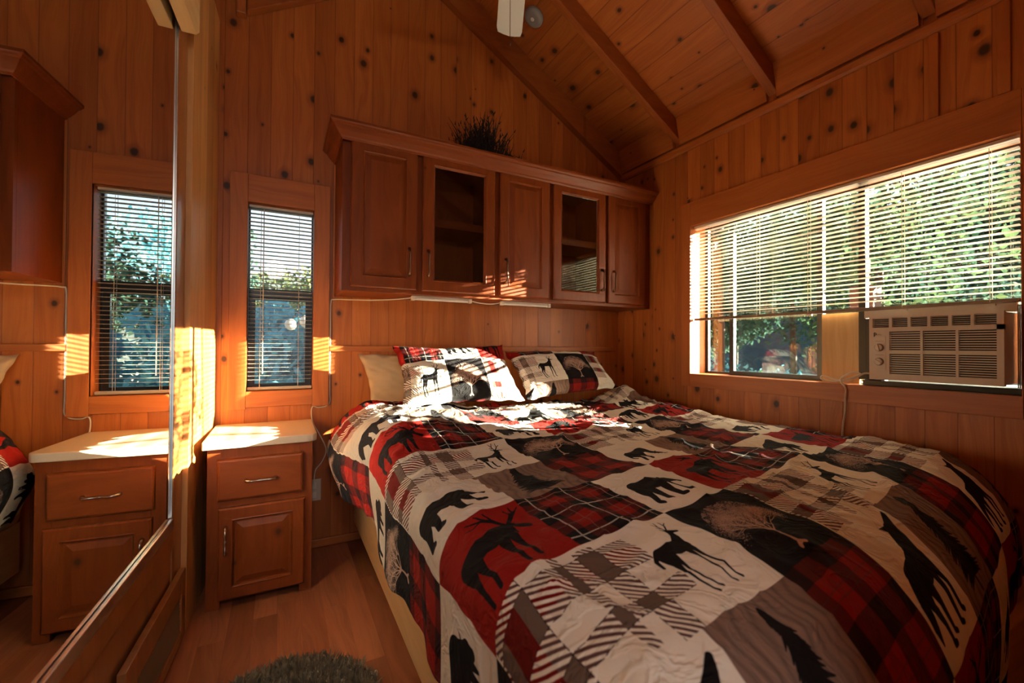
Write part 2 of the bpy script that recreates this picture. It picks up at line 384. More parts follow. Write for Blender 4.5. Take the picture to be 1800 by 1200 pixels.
def patch(kind):
    if kind == 'deer': return over(plaid_hatch(GX+1, GY, flat(CREAM)), sil(DEER, (GX-.54)/.86+.5, (GY-.5)/.86+.5), BLK)
    if kind in ('bear', 'bison', 'wolf'): return over(flat(CREAM), sil({'bear': BEAR, 'bison': BISON, 'wolf': WOLF}[kind], (GX-.5)/(1.25 if kind == 'wolf' else .95)+.5, (GY-.5)/.95+.5), BLK)
    if kind == 'moose': return over(flat(RED), sil(MOOSE), BLK)
    if kind == 'hatch': return plaid_hatch(GX, GY, flat(CREAM))
    if kind == 'dark': return plaid_dark()
    if kind == 'red': return plaid_red()
    if kind == 'pine':
        g = 0.5+0.5*np.sin(GX*55+2.5*np.sin(GY*7+GX*9)+np.sin(GY*23)); im = flat(TAU)*(1-.16*(g[..., None]**3))
        return over(im, sil(pine()), BLK)
    if kind == 'tree':
        P, tips = oak(); im = over(flat(BLK), sil(P), BEI); rr = random.Random(3); mk = np.zeros((PR, PR))
        for (x, y) in tips:
            for _ in range(26):
                a, b = x+rr.gauss(0, .032), y+rr.gauss(0, .028); i, j = int(b*PR), int(a*PR)
                if 2 < i < PR-3 and 2 < j < PR-3: mk[i-1:i+1, j-1:j+1] = 1; mk[i, j+1] = 1
        for _ in range(15000):
            r_, a_ = math.sqrt(rr.random()), rr.uniform(0, 6.2832); x, y = .5+.33*r_*math.cos(a_), .62+.25*r_*math.sin(a_)
            if rr.random() < .45-.38*r_**3 + .5*(math.sin(x*41)*math.sin(y*37) > 0):
                i, j = int(y*PR), int(x*PR); mk[i-1:i+1, j-1:j+1] = 1
        return over(im, mk[..., None]*.8, BEI)
KIND = {(2, 2): 'hatch', (0, 2): 'deer', (1, 2): 'tree', (2, 0): 'moose', (0, 0): 'dark', (1, 0): 'bear', (2, 1): 'wolf', (0, 1): 'pine', (1, 1): 'red'}
def quilt_image():
    cache = {}; big = np.zeros((6*PR, 6*PR, 3))
    for c in range(6):
        for r in range(6):
            k = KIND[(c % 3, r % 3)]
            if k == 'wolf' and r == 1: k = 'bear' if c == 5 else 'bison'
            if k == 'bear' and c == 4: k = 'bison'
            if k not in cache: cache[k] = patch(k)
            big[r*PR:(r+1)*PR, c*PR:(c+1)*PR] = cache[k]
    a = np.ones((6*PR, 6*PR, 4), dtype=np.float32); a[..., :3] = np.clip(big, 0, 1)
    im = bpy.data.images.new('patchwork_print', 6*PR, 6*PR, alpha=False); im.pixels.foreach_set(a.ravel()); im.update(); im.pack(); return im
QI = quilt_image()
def quilt_mat():
    t = NT('patchwork_cotton'); uv = t.n('ShaderNodeUVMap'); uv.uv_map = 'UVMap'
    im = t.n('ShaderNodeTexImage', image=QI, extension='REPEAT', interpolation='Linear'); t.l(uv.outputs[0], im.inputs[0])
    o, ax = t.obj(); n1 = t.noise(o, 9, 3, .55, 1.2); n2 = t.noise(o, 34, 3, .6, .8); n3 = t.noise(o, 900, 1)
    rid = t.math('ABSOLUTE', t.math('SUBTRACT', n1, .5))
    hgt = t.math('ADD', t.math('ADD', t.math('MULTIPLY', t.ss(rid, 0, .09), -.6), t.math('MULTIPLY', n2, .35)), t.math('MULTIPLY', n3, .03))
    t.bump(hgt, .5, .009)
    t.set(Base_Color=im.outputs[0], Roughness=.9, Specular_IOR_Level=.12); return t.mat
M['quilt'] = quilt_mat()
def set_uv(me, uvs):
    l = me.uv_layers.new(name='UVMap'); idx = np.zeros(len(me.loops), dtype=np.int32); me.loops.foreach_get('vertex_index', idx)
    l.data.foreach_set('uv', np.asarray(uvs, dtype=np.float32)[idx].ravel())

# ------------------------------------------------------------------ the room shell
mb = MB().box(-1.0, W+0.15, -1.7, D+0.15, -0.06, 0.0); o = mb.build('floor', M['floor']); struct(o, 'reddish brown wood plank floor')
# back wall with the small window opening
WX0, WX1, WZ0, WZ1 = -0.158, 0.160, 0.857, 1.835
mb = MB(); T = 0.13
mb.box(-1.0, WX0, D, D+T, 0, 3.6).box(WX1, W+0.15, D, D+T, 0, 3.6).box(WX0, WX1, D, D+T, 0, WZ0).box(WX0, WX1, D, D+T, WZ1, 3.6)
struct(mb.build('wall_back', M['wall_b']), 'knotty pine board wall behind the bed')
# right wall with the wide window opening
RY0, RY1, RZ0, RZ1 = 0.512, 1.928, 0.930, 1.878
mb = MB(); TR = 0.15
mb.box(W, W+TR, -1.7, RY0, 0, 2.75).box(W, W+TR, RY1, D, 0, 2.75).box(W, W+TR, RY0, RY1, 0, RZ0).box(W, W+TR, RY0, RY1, RZ1, 2.75)
struct(mb.build('wall_right', M['wall_r']), 'knotty pine board wall with the wide window')
# left partition: protruding board wall beside the closet, closet recess line behind the mirror
mb = MB().prism([(-0.284, D), (-0.309, 2.068), (-0.375, 2.068), (-0.573, -1.7), (-0.70, -1.7), (-0.70, D)], 'z', 0, 2.72)
struct(mb.build('wall_left', M['wall_l']), 'narrow pine board wall between the mirror and the small window')
mb = MB().box(-1.0, -0.56, -1.82, -1.7, 0, 3.6).box(0.60, W+0.15, -1.82, -1.7, 0, 3.6).box(-0.56, 0.60, -1.82, -1.7, 2.05, 3.6).box(-0.56, 0.60, -1.82, -1.7, 0, 0.02).box(0.47, W-.001, -.14, -.04, 0.001, 2.42)  # door opening added for fill daylight, last box added to darken the bed foot
struct(mb.build('wall_front', M['wall_b']), 'pine wall at the foot end of the room with added door opening and added partition')
dr = MB().box(-.559, -.50, -1.79, -1.75, .021, 2.049).box(.54, .599, -1.79, -1.75, .021, 2.049).box(-.50, .54, -1.79, -1.75, 1.98, 2.049).box(-.50, .54, -1.79, -1.75, .021, .12)
dro = dr.build('added_door_1', M['black']); struct(dro, 'glazed door added behind the camera to let in fill daylight')  # added door, lets fill daylight in from behind the camera
MB().box(-.4995, .5395, -1.772, -1.768, .1205, 1.9795).build('glass_pane', M['glass'], dro)
# ceiling: two slopes meeting at a ridge
RX = 0.743; SL = 0.60; ZE = 2.565      # ridge x, slope, ceiling height at the right wall
def zc(x): return ZE+SL*(W-x) if x > RX else ZE+SL*(W-RX)-0.62*(RX-x)
tilt = math.atan(SL)
def slope_obj(name, x0, x1, label):
    z0, z1 = zc(x0+1e-6), zc(x1-1e-6)
    L = math.hypot(x1-x0, z1-z0); a = math.atan2(z1-z0, x1-x0)
    o = MB().box(0, L, -1.8, D+0.1, 0, 0.08).build(name, M['ceil'], loc=(x0, 0, z0), rot=(0, -a, 0))
    return o
struct(slope_obj('ceiling', RX, W+0.02, 'x'), 'sloping knotty pine plank ceiling, right side')
o = slope_obj('ceiling', -0.95, RX, 'x'); struct(o, 'sloping knotty pine plank ceiling, left side')
# rafters
def rafter(y0, y1, side, lab, depth=0.105, xe=None, nm='trim_1'):
    g = 0.002
    if side > 0:
        xe = xe or W-0.002
        pts = [(RX+0.02, zc(RX+0.02)-g), (xe, zc(xe)-g), (xe, zc(xe)-depth*1.06), (RX+0.02, zc(RX+.02)-depth*1.16)]
    else:
        xe = xe or -0.262
        pts = [(RX-0.02, zc(RX-0.02)-g), (xe, zc(xe)-g), (xe, zc(xe)-depth*1.06), (RX-0.02, zc(RX-.02)-depth*1.16)]
    o = MB().prism(pts, 'y', y0, y1).build(nm, M['raft'], bevel=.003); struct(o, lab); return o
n_tr = 1
for i, y in enumerate((2.035, 1.40, 0.765, 0.12, -0.55, -1.2)):
    rafter(y-0.025, y+0.025, 1, 'ceiling rafter on the right slope', nm='trim_%d' % n_tr); n_tr += 1
    rafter(y-0.025, y+0.025, -1, 'ceiling rafter on the left slope', xe=-0.30, nm='trim_%d' % n_tr); n_tr += 1
rafter(D-0.055, D-0.002, 1, 'rake board along the back wall, right slope', 0.155, nm='trim_%d' % n_tr); n_tr += 1
rafter(D-0.055, D-0.002, -1, 'rake board along the back wall, left slope', 0.155, xe=-0.165, nm='trim_%d' % n_tr); n_tr += 1
o = MB().box(-0.215, -0.170, D-0.05, D-0.004, zc(-.2)-.16, zc(-.2)-.015).build('trim_%d' % n_tr, M['trim_z'], bevel=.004); struct(o, 'small block ending the left rake board'); n_tr += 1
o = MB().box(RX-0.019, RX+0.019, -1.69, D-0.06, zc(RX)-0.16, zc(RX)-0.012).build('trim_%d' % n_tr, M['trim_y'], bevel=.003); struct(o, 'ridge board'); n_tr += 1
# eave blocking and molding on the right wall
ys = [D-0.057, 2.061, 2.009, 1.426, 1.374, .791, .739, .146, .094, -.524]
for i in range(0, 10, 2):
    a = MB().prism([(W-0.001, 2.43), (W-0.001, zc(W)-.004), (W-0.055, zc(W-.055)-.003), (W-0.018, 2.43)], 'y', ys[i+1]+.001, ys[i]-.001)
    o = a.build('trim_%d' % n_tr, M['trim_y']); struct(o, 'frieze board between rafters at the eave'); n_tr += 1
o = MB().prism([(W-0.001, 2.372), (W-0.001, 2.418), (W-0.020, 2.418), (W-0.026, 2.408), (W-0.022, 2.382), (W-0.010, 2.372)], 'y', -1.69, D-0.057).build('trim_%d' % n_tr, M['trim_y'])
struct(o, 'thin molding where the right wall meets the ceiling'); n_tr += 1
o = MB().box(0.238, 2.292, D-0.014, D-0.001, 1.066, 1.098).build('trim_%d' % n_tr, M['trim_x'], bevel=.003); struct(o, 'horizontal pine rail on the back wall above the pillows'); n_tr += 1
o = MB().box(0.146, W-0.002, D-0.016, D-0.001, 0.001, 0.045).build('baseboard_back', M['trim_x'], bevel=.004); struct(o, 'low baseboard on the back wall')
# vertical battens on the right wall above the window
for y0, y1, z0, z1 in ((0.735, 0.765, 2.03, 2.37), (0.54, 0.575, 2.03, 2.37)):
    o = MB().box(W-0.010, W-0.001, y0, y1, z0, z1).build('trim_%d' % n_tr, M['trim_z'], bevel=.002); struct(o, 'narrow vertical batten above the wide window'); n_tr += 1

# ------------------------------------------------------------------ windows
w1 = thing('window_1', None, None, (0, 0, 0)); struct(w1, 'small double-hung window in the back wall')
def part(mb, name, mat, parent, **k): return mb.build(name, mat, parent, **k)
yf = D-0.019
part(MB().box(-0.232, WX0+.004, yf, D-.001, 0.770, 1.975), 'casing_board', M['trim_z'], w1, bevel=.002)
part(MB().box(WX1-.004, 0.236, yf, D-.001, 0.770, 1.975), 'casing_board', M['trim_z'], w1, bevel=.002)
part(MB().box(WX0+.0045, WX1-.0045, yf, D-.001, WZ1-.004, 1.975), 'casing_board', M['trim_x'], w1, bevel=.002)
part(MB().box(WX0+.0045, WX1-.0045, yf, D-.001, 0.780, WZ0+.004), 'casing_board', M['trim_x'], w1, bevel=.002)
jm = MB(); e = .004
jm.box(WX0+.0005, WX0+e, D-.018, D+.07, WZ0+e, WZ1-e).box(WX1-e, WX1-.0005, D-.018, D+.07, WZ0+e, WZ1-e).box(WX0+.0005, WX1-.0005, D-.018, D+.07, WZ1-e, WZ1-.0005).box(WX0+.0005, WX1-.0005, D-.018, D+.07, WZ0+.0005, WZ0+e)
part(jm, 'jamb_lining', M['trim_z'], w1)
fm = MB(); y0, y1 = D+.072, D+.10
fm.box(WX0+.001, WX0+.012, y0, y1, WZ0+.001, WZ1-.001).box(WX1-.012, WX1-.001, y0, y1, WZ0+.001, WZ1-.001).box(WX0+.012, WX1-.012, y0, y1, WZ1-.013, WZ1-.001).box(WX0+.012, WX1-.012, y0, y1, WZ0+.001, WZ0+.014).box(WX0+.012, WX1-.012, y0-.004, y1, 1.352, 1.400)
part(fm, 'window_frame', M['black'], w1, bevel=.0015)
sm = MB(); a0, a1, b0, b1 = WX0+.0125, WX1-.0125, WZ0+.0145, 1.3515
sm.box(a0, a0+.026, y0+.004, y1-.004, b0, b1).box(a1-.026, a1, y0+.004, y1-.004, b0, b1).box(a0+.026, a1-.026, y0+.004, y1-.004, b0, b0+.022).box(a0+.026, a1-.026, y0+.004, y1-.004, b1-.012, b1)
s1 = part(sm, 'sash', M['black'], w1)
part(MB().box(a0+.0262, a1-.0262, y0+.012, y0+.015, b0+.0222, b1-.0122), 'glass_pane', M['glass'], w1)
part(MB().box(WX0+.0122, WX1-.0122, y0+.016, y0+.019, 1.4005, WZ1-.0132), 'glass_pane', M['glass'], w1)

w2 = thing('window_2', None, None, (0, 0, 0)); struct(w2, 'wide sliding window in the right wall')
xf = W-0.019
part(MB().box(xf, W-.001, RY1-.003, 1.992, 0.853, 2.026), 'casing_board', wood('trim_pine_zy', (0.46, 0.135, 0.027), (0.30, 0.070, 0.012), 'Y', 'Z', 0, knots=0.05, kscale=.7), w2, bevel=.002)
part(MB().box(xf, W-.001, 0.512, RY1-.0035, RZ1-.003, 2.026), 'casing_board', M['trim_y'], w2, bevel=.002)
part(MB().box(xf, W-.001, 0.40, 0.5115, 0.853, 2.026), 'casing_board', M['trim_z'], w2, bevel=.002)
part(MB().box(xf, W-.001, 0.512, RY1-.0035, 0.853, RZ0+.003), 'casing_board', M['trim_y'], w2, bevel=.002)
lm = MB()
lm.box(W-.018, W+.125, RY1-.004, RY1-.0005, RZ0+.004, RZ1-.004).box(W-.018, W+.125, RY0+.0005, RY0+.004, RZ0+.004, RZ1-.004).box(W-.018, W+.125, RY0+.0005, RY1-.0005, RZ1-.004, RZ1-.0005).box(W-.018, W+.125, RY0+.0005, RY1-.0005, RZ0+.0005, RZ0+.004)
part(lm, 'jamb_lining', M['trim_y'], w2)
fx0, fx1 = W+.128, W+.148
fm = MB().box(fx0, fx1, RY1-.024, RY1-.001, RZ0+.001, RZ1-.001).box(fx0, fx1, RY0+.001, RY0+.02, RZ0+.001, RZ1-.001).box(fx0, fx1, RY0+.02, RY1-.024, RZ1-.02, RZ1-.001).box(fx0, fx1, RY0+.02, RY1-.024, RZ0+.001, RZ0+.018)
part(fm, 'window_frame', M['black'], w2)
part(MB().box(fx0+.008, fx0+.011, RY0+.0205, RY1-.0245, RZ0+.0185, RZ1-.0205), 'glass_pane', M['glass'], w2)
sx0, sx1 = W+.085, W+.11
sm = MB().box(sx0, sx1, 1.695, 1.722, RZ0+.0045, RZ1-.0045).box(sx0, sx1, 1.205, 1.232, RZ0+.0045, RZ1-.0045).box(sx0, sx1, 1.232, 1.695, RZ0+.0045, RZ0+.03).box(sx0, sx1, 1.232, 1.695, RZ1-.024, RZ1-.0045)
part(sm, 'sliding_sash', M['black'], w2)
part(MB().box(sx0+.010, sx0+.013, 1.2325, 1.6945, RZ0+.0305, RZ1-.0245), 'glass_pane', M['glass'], w2)
part(MB().box(W+.046, W+.075, 1.006, 1.034, RZ0+.0285, RZ1-.0045), 'mullion', M['black'], w2)
part(MB().box(W+.046, W+.075, .936, 1.0055, RZ0+.0285, 1.2365), 'gap_filler', M['black'], w2)
part(MB().box(W+.02, sx1, .517, 1.009, RZ0+.0045, .958).box(W+.078, sx1, 1.037, 1.204, RZ0+.0045, .945), 'sill_track', M['black'], w2, bevel=.002)
# ------------------------------------------------------------------ blinds
def blind(name, label, axis, c0, c1, plane, ztop, zbot, pitch, tiltang, group, ladders, wand=None):
    """axis: 'x' -> slats run along x (hung in the back window), 'y' -> along y"""
    root = thing(name, label, 'blind', (0, 0, 0), 0, group)
    def P(l, d, z): return (l, plane+d, z) if axis == 'x' else (plane+d, l, z)
    def bx(mb, l0, l1, d0, d1, z0, z1):
        if axis == 'x': mb.box(l0, l1, plane+d0, plane+d1, z0, z1)
        else: mb.box(plane+d0, plane+d1, l0, l1, z0, z1)
        return mb
    part(bx(MB(), c0, c1, -.012, .012, ztop-.012, ztop), 'headrail', M['slat'], root, bevel=.002)
    part(bx(MB(), c0, c1, -.012, .012, zbot, zbot+.015), 'bottom_rail', M['brown'] if axis == 'y' else M['slat'], root, bevel=.003)
    mb = MB(); n = int((ztop-.02-zbot-.02)/pitch); hw = .0125
    for i in range(n):
        z = ztop-.022-i*pitch; ca, sa = math.cos(tiltang)*hw, math.sin(tiltang)*hw
        jz = random.uniform(-.0006, .0006)
        pr = [(-ca, -sa), (-ca*.35, -sa*.35+.0011), (ca*.35, sa*.35+.0011), (ca, sa)]
        vs = []
        for l in (c0+.002, c1-.002):
            for (d, dz) in pr: vs.append(P(l, d, z+dz+jz))
            for (d, dz) in pr[::-1]: vs.append(P(l, d, z+dz+jz-.0007))
        fs = [(0, 1, 2, 3, 4, 5, 6, 7), (15, 14, 13, 12, 11, 10, 9, 8)]+[(j, (j+1) % 8, 8+(j+1) % 8, 8+j) for j in range(8)]
        mb.add(vs, fs)
    part(mb, 'slats', M['slat'], root)
    for l in ladders:
        cm = MB().tube([P(l, -.0135, ztop-.02), P(l, -.0135, zbot+.005), P(l, .0135, zbot+.005), P(l, .0135, ztop-.02)], .0009, 5)
        part(cm, 'ladder_cord', M['cord'], root)
    if wand:
        l, z0 = wand; s_ = -1
        part(MB().tube([P(l, s_*.018, ztop-.02), P(l, s_*.020, z0)], .0022, 6), 'tilt_wand', M['slat'], root)
    return root
blind('window_blind', 'narrow cream horizontal blind in the small back window', 'x', WX0+.008, WX1-.008, D+.03, WZ1-.006, .864, .0212, math.radians(-3), 'slatted window blinds', (-.095, .085), wand=(-.082, .95))
bl = blind('window_blind', 'wide cream horizontal blind half lowered over the big right window', 'y', RY0+.012, RY1-.010, W+.022, RZ1-.006, 1.270, .0215, math.radians(-8), 'slatted window blinds', (1.80, 1.50, 1.235, .86, .60))
for y in (1.235, .86, .60): part(MB().box(W+.018, W+.028, y-.012, y+.012, 1.262, 1.2695), 'rail_clip', M['cord'], bl)

# ------------------------------------------------------------------ doors, drawers and handles for the cabinets (front faces -y)
def rect(x0, x1, z0, z1, d, y): return [(x0+d, y, z0+d), (x1-d, y, z0+d), (x1-d, y, z1-d), (x0+d, y, z1-d)]
def raised_door(parent, x0, x1, z0, z1, y, rail=.062, name='door', mat=None, th=.02):
    r = [rect(x0, x1, z0, z1, 0, y), rect(x0, x1, z0, z1, 0, y-th+.005), rect(x0, x1, z0, z1, .006, y-th), rect(x0, x1, z0, z1, rail-.008, y-th),
         rect(x0, x1, z0, z1, rail-.004, y-th-.002), rect(x0, x1, z0, z1, rail, y-th+.003), rect(x0, x1, z0, z1, rail+.003, y-th+.009), rect(x0, x1, z0, z1, rail+.009, y-th+.009),
         rect(x0, x1, z0, z1, rail+.030, y-th+.002), rect(x0, x1, z0, z1, rail+.034, y-th+.001)]
    return MB().rings(r, True, True).build(name, mat or M['cab'], parent)
def glass_door(parent, x0, x1, z0, z1, y, rail=.06, th=.02):
    r = [rect(x0, x1, z0, z1, rail+.008, y-.001), rect(x0, x1, z0, z1, 0, y-.001), rect(x0, x1, z0, z1, 0, y-th+.005), rect(x0, x1, z0, z1, .006, y-th), rect(x0, x1, z0, z1, rail-.006, y-th),
         rect(x0, x1, z0, z1, rail-.002, y-th-.002), rect(x0, x1, z0, z1, rail+.003, y-th+.004), rect(x0, x1, z0, z1, rail+.008, y-th+.010), rect(x0, x1, z0, z1, rail+.008, y-.001)]
    d = MB().rings(r, False, False).build('door', M['cab'], parent)
    g = MB().box(x0+rail+.0082, x1-rail-.0082, y-.009, y-.006, z0+rail+.0082, z1-rail-.0082).build('glass_pane', M['glass'], d)
    return d
def drawer_front(parent, x0, x1, z0, z1, y, th=.02):
    r = [rect(x0, x1, z0, z1, 0, y), rect(x0, x1, z0, z1, 0, y-th+.008), rect(x0, x1, z0, z1, .004, y-th+.002), rect(x0, x1, z0, z1, .010, y-th)]
    return MB().rings(r, True, True).build('drawer', M['cabh'], parent)
def handle(parent, p0, p1, y, out, mat, r=.0045):
    p0, p1 = Vector((p0[0], y, p0[1])), Vector((p1[0], y, p1[1])); d = p1-p0; O = Vector((0, -1, 0))
    pts = [p0+O*.001, p0+O*out*.55+d*.03, p0+d*.16+O*out*.95, p0+d*.35+O*out*.86, p0+d*.5+O*out*.82, p0+d*.65+O*out*.86, p0+d*.84+O*out*.95, p1+O*out*.55-d*.03, p1+O*.001]
    sp_ = spline(pts, 4); n = len(sp_)
    rs = [r*(1.0+0.9*abs(math.cos(PI*i/(n-1)))**6+0.35*math.exp(-((i/(n-1)-.5)/.05)**2)) for i in range(n)]
    return MB().tube(sp_, rs, 8).build('handle', mat, parent, smooth=True)

# wall cabinet over the bed
cx0, cx1, cz0, cz1, cyf = 0.262, W-0.004, 1.372, 2.150, 2.285
wc = thing('wall_cabinet', 'stained wood wall cabinet of five doors mounted over the bed', 'cabinet', (0, 0, 0))
t = .018; cb = MB()
cb.box(cx0, cx0+t, cyf+.019, D-.002, cz0, cz1).box(cx1-t, cx1, cyf+.019, D-.002, cz0, cz1)
cb.box(cx0+t, cx1-t, cyf+.019, D-.002, cz0, cz0+t).box(cx0+t, cx1-t, cyf+.019, D-.002, cz1-t, cz1).box(cx0+t, cx1-t, D-.010, D-.002, cz0+t, cz1-t)
for x in (.645, 1.10, 1.475, 1.915): cb.box(x-.009, x+.009, cyf+.019, D-.010, cz0+t, cz1-t)
part(cb, 'body', M['cab'], wc, bevel=.0015)
doors = [(.300, .632, 'p', 1), (.662, 1.088, 'g', 0), (1.120, 1.462, 'p', 0), (1.490, 1.905, 'g', 1), (1.928, 2.258, 'p', 0)]
ff = MB(); ff.box(cx0, cx1, cyf, cyf+.0185, cz0, cz0+.045).box(cx0, cx1, cyf, cyf+.0185, cz1-.045, cz1)
edges = [cx0, .325, None]
st = [(cx0, .325), (.612, .690), (1.065, 1.145), (1.44, 1.515), (1.88, 1.955), (2.235, cx1)]
for a, b in st: ff.box(a, b, cyf, cyf+.0185, cz0+.045, cz1-.045)
part(ff, 'face_frame', M['cab'], wc)
dz0, dz1 = 1.392, 2.132
hands = [(.590, 0), (.692, 0), (1.157, 0), (1.870, 0), (1.971, 0)]
for (x0, x1, k, side), (hx, _) in zip(doors, hands):
    if k == 'p': d_ = raised_door(wc, x0, x1, dz0, dz1, cyf-.001)
    else: d_ = glass_door(wc, x0, x1, dz0, dz1, cyf-.001)
    handle(d_, (hx, 1.472), (hx, 1.606), cyf-.021, .028, M['bronze'])
for x0, x1 in ((.6545, 1.0905), (1.4845, 1.9055)):
    part(MB().box(x0, x1, cyf+.035, D-.0105, 1.757, 1.800), 'shelf', M['cabh'], wc)
# crown molding with mitred return on the left
prof = [(0, 2.108), (.006, 2.108), (.010, 2.116), (.018, 2.122), (.036, 2.142), (.046, 2.158), (.056, 2.162), (.060, 2.168), (.066, 2.172), (.066, 2.184), (-.012, 2.184)]
mb = MB(); n = len(prof); vs = []
for (o_, z) in prof: vs.append((cx0-.0005-o_, D-.002, z))
for (o_, z) in prof: vs.append((cx0-.0005-o_, cyf-.0205-o_ if o_ >= 0 else cyf-.0205+.012, z))
for (o_, z) in prof: vs.append((cx1, cyf-.0205-o_ if o_ >= 0 else cyf-.0205+.012, z))
fs = [(s*n+i, s*n+(i+1) % n, (s+1)*n+(i+1) % n, (s+1)*n+i) for s in (0, 1) for i in range(n)]+[tuple(range(n))[::-1], tuple(range(2*n, 3*n))]
mb.add(vs, fs); part(mb, 'crown_molding', M['cabh'], wc)
part(MB().box(cx0, cx1, cyf, D-.002, cz1+.0005, cz1+.012), 'top_panel', M['cabh'], wc)

# light bars under the cabinet and their cable
def lightbar(x0, x1, y, label):
    r = thing('under_cabinet_light', label, 'light bar', ((x0+x1)/2, y, cz0-.001), 0, 'slim light bars under the wall cabinet'); L = (x1-x0)/2
    part(MB().box(-L+.02, L-.02, -.012, .012, -.022, -.006), 'tube_cover', M['white'], r, bevel=.005)
    part(MB().box(-L, -L+.0195, -.014, .014, -.025, 0), 'end_cap', M['cord'], r, bevel=.003)
    part(MB().box(L-.0195, L, -.014, .014, -.025, 0), 'end_cap', M['cord'], r, bevel=.003)
    part(MB().box(-L+.02, L-.02, -.010, .010, -.0058, 0), 'housing', M['cord'], r)
lightbar(.625, .975, 2.345, 'slim cream light bar under the left half of the wall cabinet')
lightbar(1.165, 1.515, 2.345, 'slim cream light bar under the middle of the wall cabinet')
o = MB().tube(spline([(.979, 2.345, 1.36), (1.03, 2.345, 1.352), (1.10, 2.345, 1.350), (1.161, 2.345, 1.36)], 6), .003, 6).build('jumper_cable', M['cord'], smooth=True)
tag(o, 'short cream cable joining the two light bars under the cabinet', 'cable')
o = MB().tube(spline([(.621, 2.345, 1.360), (.56, 2.38, 1.352), (.45, 2.44, 1.346), (.34, 2.53, 1.350), (.262, D-.012, 1.354), (.244, D-.008, 1.335), (.243, D-.008, 1.20), (.242, D-.008, 1.0), (.243, D-.008, .85), (.244, D-.008, .79), (.225, D-.008, .766), (.185, D-.008, .760),
                     (.160, D-.008, .768), (.152, D-.008, .74), (.160, D-.009, .68), (.190, D-.012, .62), (.222, D-.014, .55), (.226, D-.014, .51), (.205, D-.014, .46), (.175, D-.014, .42), (.167, D-.018, .345)], 6), .0032, 6).build('light_cable', M['cord'], smooth=True)
tag(o, 'thin cream cable running from the cabinet light down the window casing to the outlet', 'cable')
ol = thing('wall_outlet', 'pale outlet plate on the back wall beside the nightstand', 'outlet', (0.168, D-.001, 0.312))
part(MB().box(-.022, .036, -.007, 0, -.058, .058), 'cover_plate', M['slat'], ol, bevel=.002)
part(MB().box(-.013, .013, -.010, -.0072, .008, .040).box(-.013, .013, -.010, -.0072, -.040, -.008), 'receptacle', M['white'], ol)

# dried grass arrangement on top of the cabinet
mb = MB(); rr = random.Random(5)
for i in range(380):
    x = rr.gauss(1.08, .10); x = min(max(x, .93), 1.25); y = rr.uniform(2.33, 2.45); h = rr.uniform(.12, .31)*(1-.5*abs(x-1.06)/.2)
    dx, dy = rr.gauss(0, .045), rr.gauss(0, .03); pts = [(x, y, 2.165)]
    for k in range(1, 5):
        f = k/4; pts.append((x+dx*f*f+rr.gauss(0, .006), y+dy*f*f, 2.165+h*1.15*f-(.05*f**3 if rr.random() < .4 else 0)))
    mb.tube(pts, [.0022, .002, .0019, .0025, .0006], 4)
    if rr.random() < .35:
        p = pts[-1]; mb.tube([p, (p[0]+rr.gauss(0, .01), p[1], p[2]+.02)], [.004, .001], 5)
for k in range(14):
    a = rr.uniform(0, 6.28); L = rr.uniform(.05, .12)
    mb.tube(spline([(1.12, 2.37, 2.20), (1.15+L*.5, 2.36, 2.24+L*.3), (1.19+L, 2.35, 2.23), (1.21+L, 2.35, 2.185)], 4), .0018, 4)
gr = thing('dried_grass_bundle', 'dark dried grass arrangement lying on top of the wall cabinet', 'dried plant', (0, 0, 0))
part(mb, 'stems', M['twig'], gr); part(MB().lathe([(.05, 2.163), (.075, 2.175), (.07, 2.195), (.03, 2.205)], (1.08, 2.39, 0)), 'base', M['twig'], gr, smooth=True)

# ------------------------------------------------------------------ nightstand
ns = thing('nightstand', 'stained wood nightstand with cream top under the small window', 'nightstand', (0, 0, 0))
nx0, nx1, ny, nz = -.262, .134, 2.178, .668
nb = MB().box(nx0, nx0+.016, ny+.018, D-.021, 0.001, nz).box(nx1-.016, nx1, ny+.018, D-.021, 0.001, nz).box(nx0+.016, nx1-.016, D-.035, D-.021, .05, nz).box(nx0+.016, nx1-.016, ny+.018, D-.035, .05, .066).box(nx0+.016, nx1-.016, ny+.075, ny+.09, .001, .05)
part(nb, 'body', M['cab'], ns, bevel=.001)
fr = MB().box(nx0, nx0+.05, ny, ny+.0175, .001, nz).box(nx1-.05, nx1, ny, ny+.0175, .001, nz).box(nx0+.05, nx1-.05, ny, ny+.0175, nz-.05, nz).box(nx0+.05, nx1-.05, ny, ny+.0175, .415, .455).box(nx0+.05, nx1-.05, ny, ny+.0175, .035, .07)
part(fr, 'face_frame', M['cab'], ns, bevel=.001)
d_ = drawer_front(ns, -.226, .095, .450, .622, ny-.001); handle(d_, (-.122, .528), (-.012, .528), ny-.021, .026, M['nickel'])
d_ = raised_door(ns, -.220, .104, .040, .420, ny-.001, rail=.055); handle(d_, (-.193, .232), (-.193, .342), ny-.021, .026, M['nickel'])
ct = [(-.278, D-.021), (-.278, ny-.03)]
for k in range(7): a = PI/2*k/6; ct.append((.152-.04+.04*math.sin(a), ny-.03+.04-.04*math.cos(a)))
ct += [(.152, D-.021)]
part(MB().prism(ct, 'z', nz+.0005, nz+.034), 'countertop', M['counter'], ns, bevel=.004)

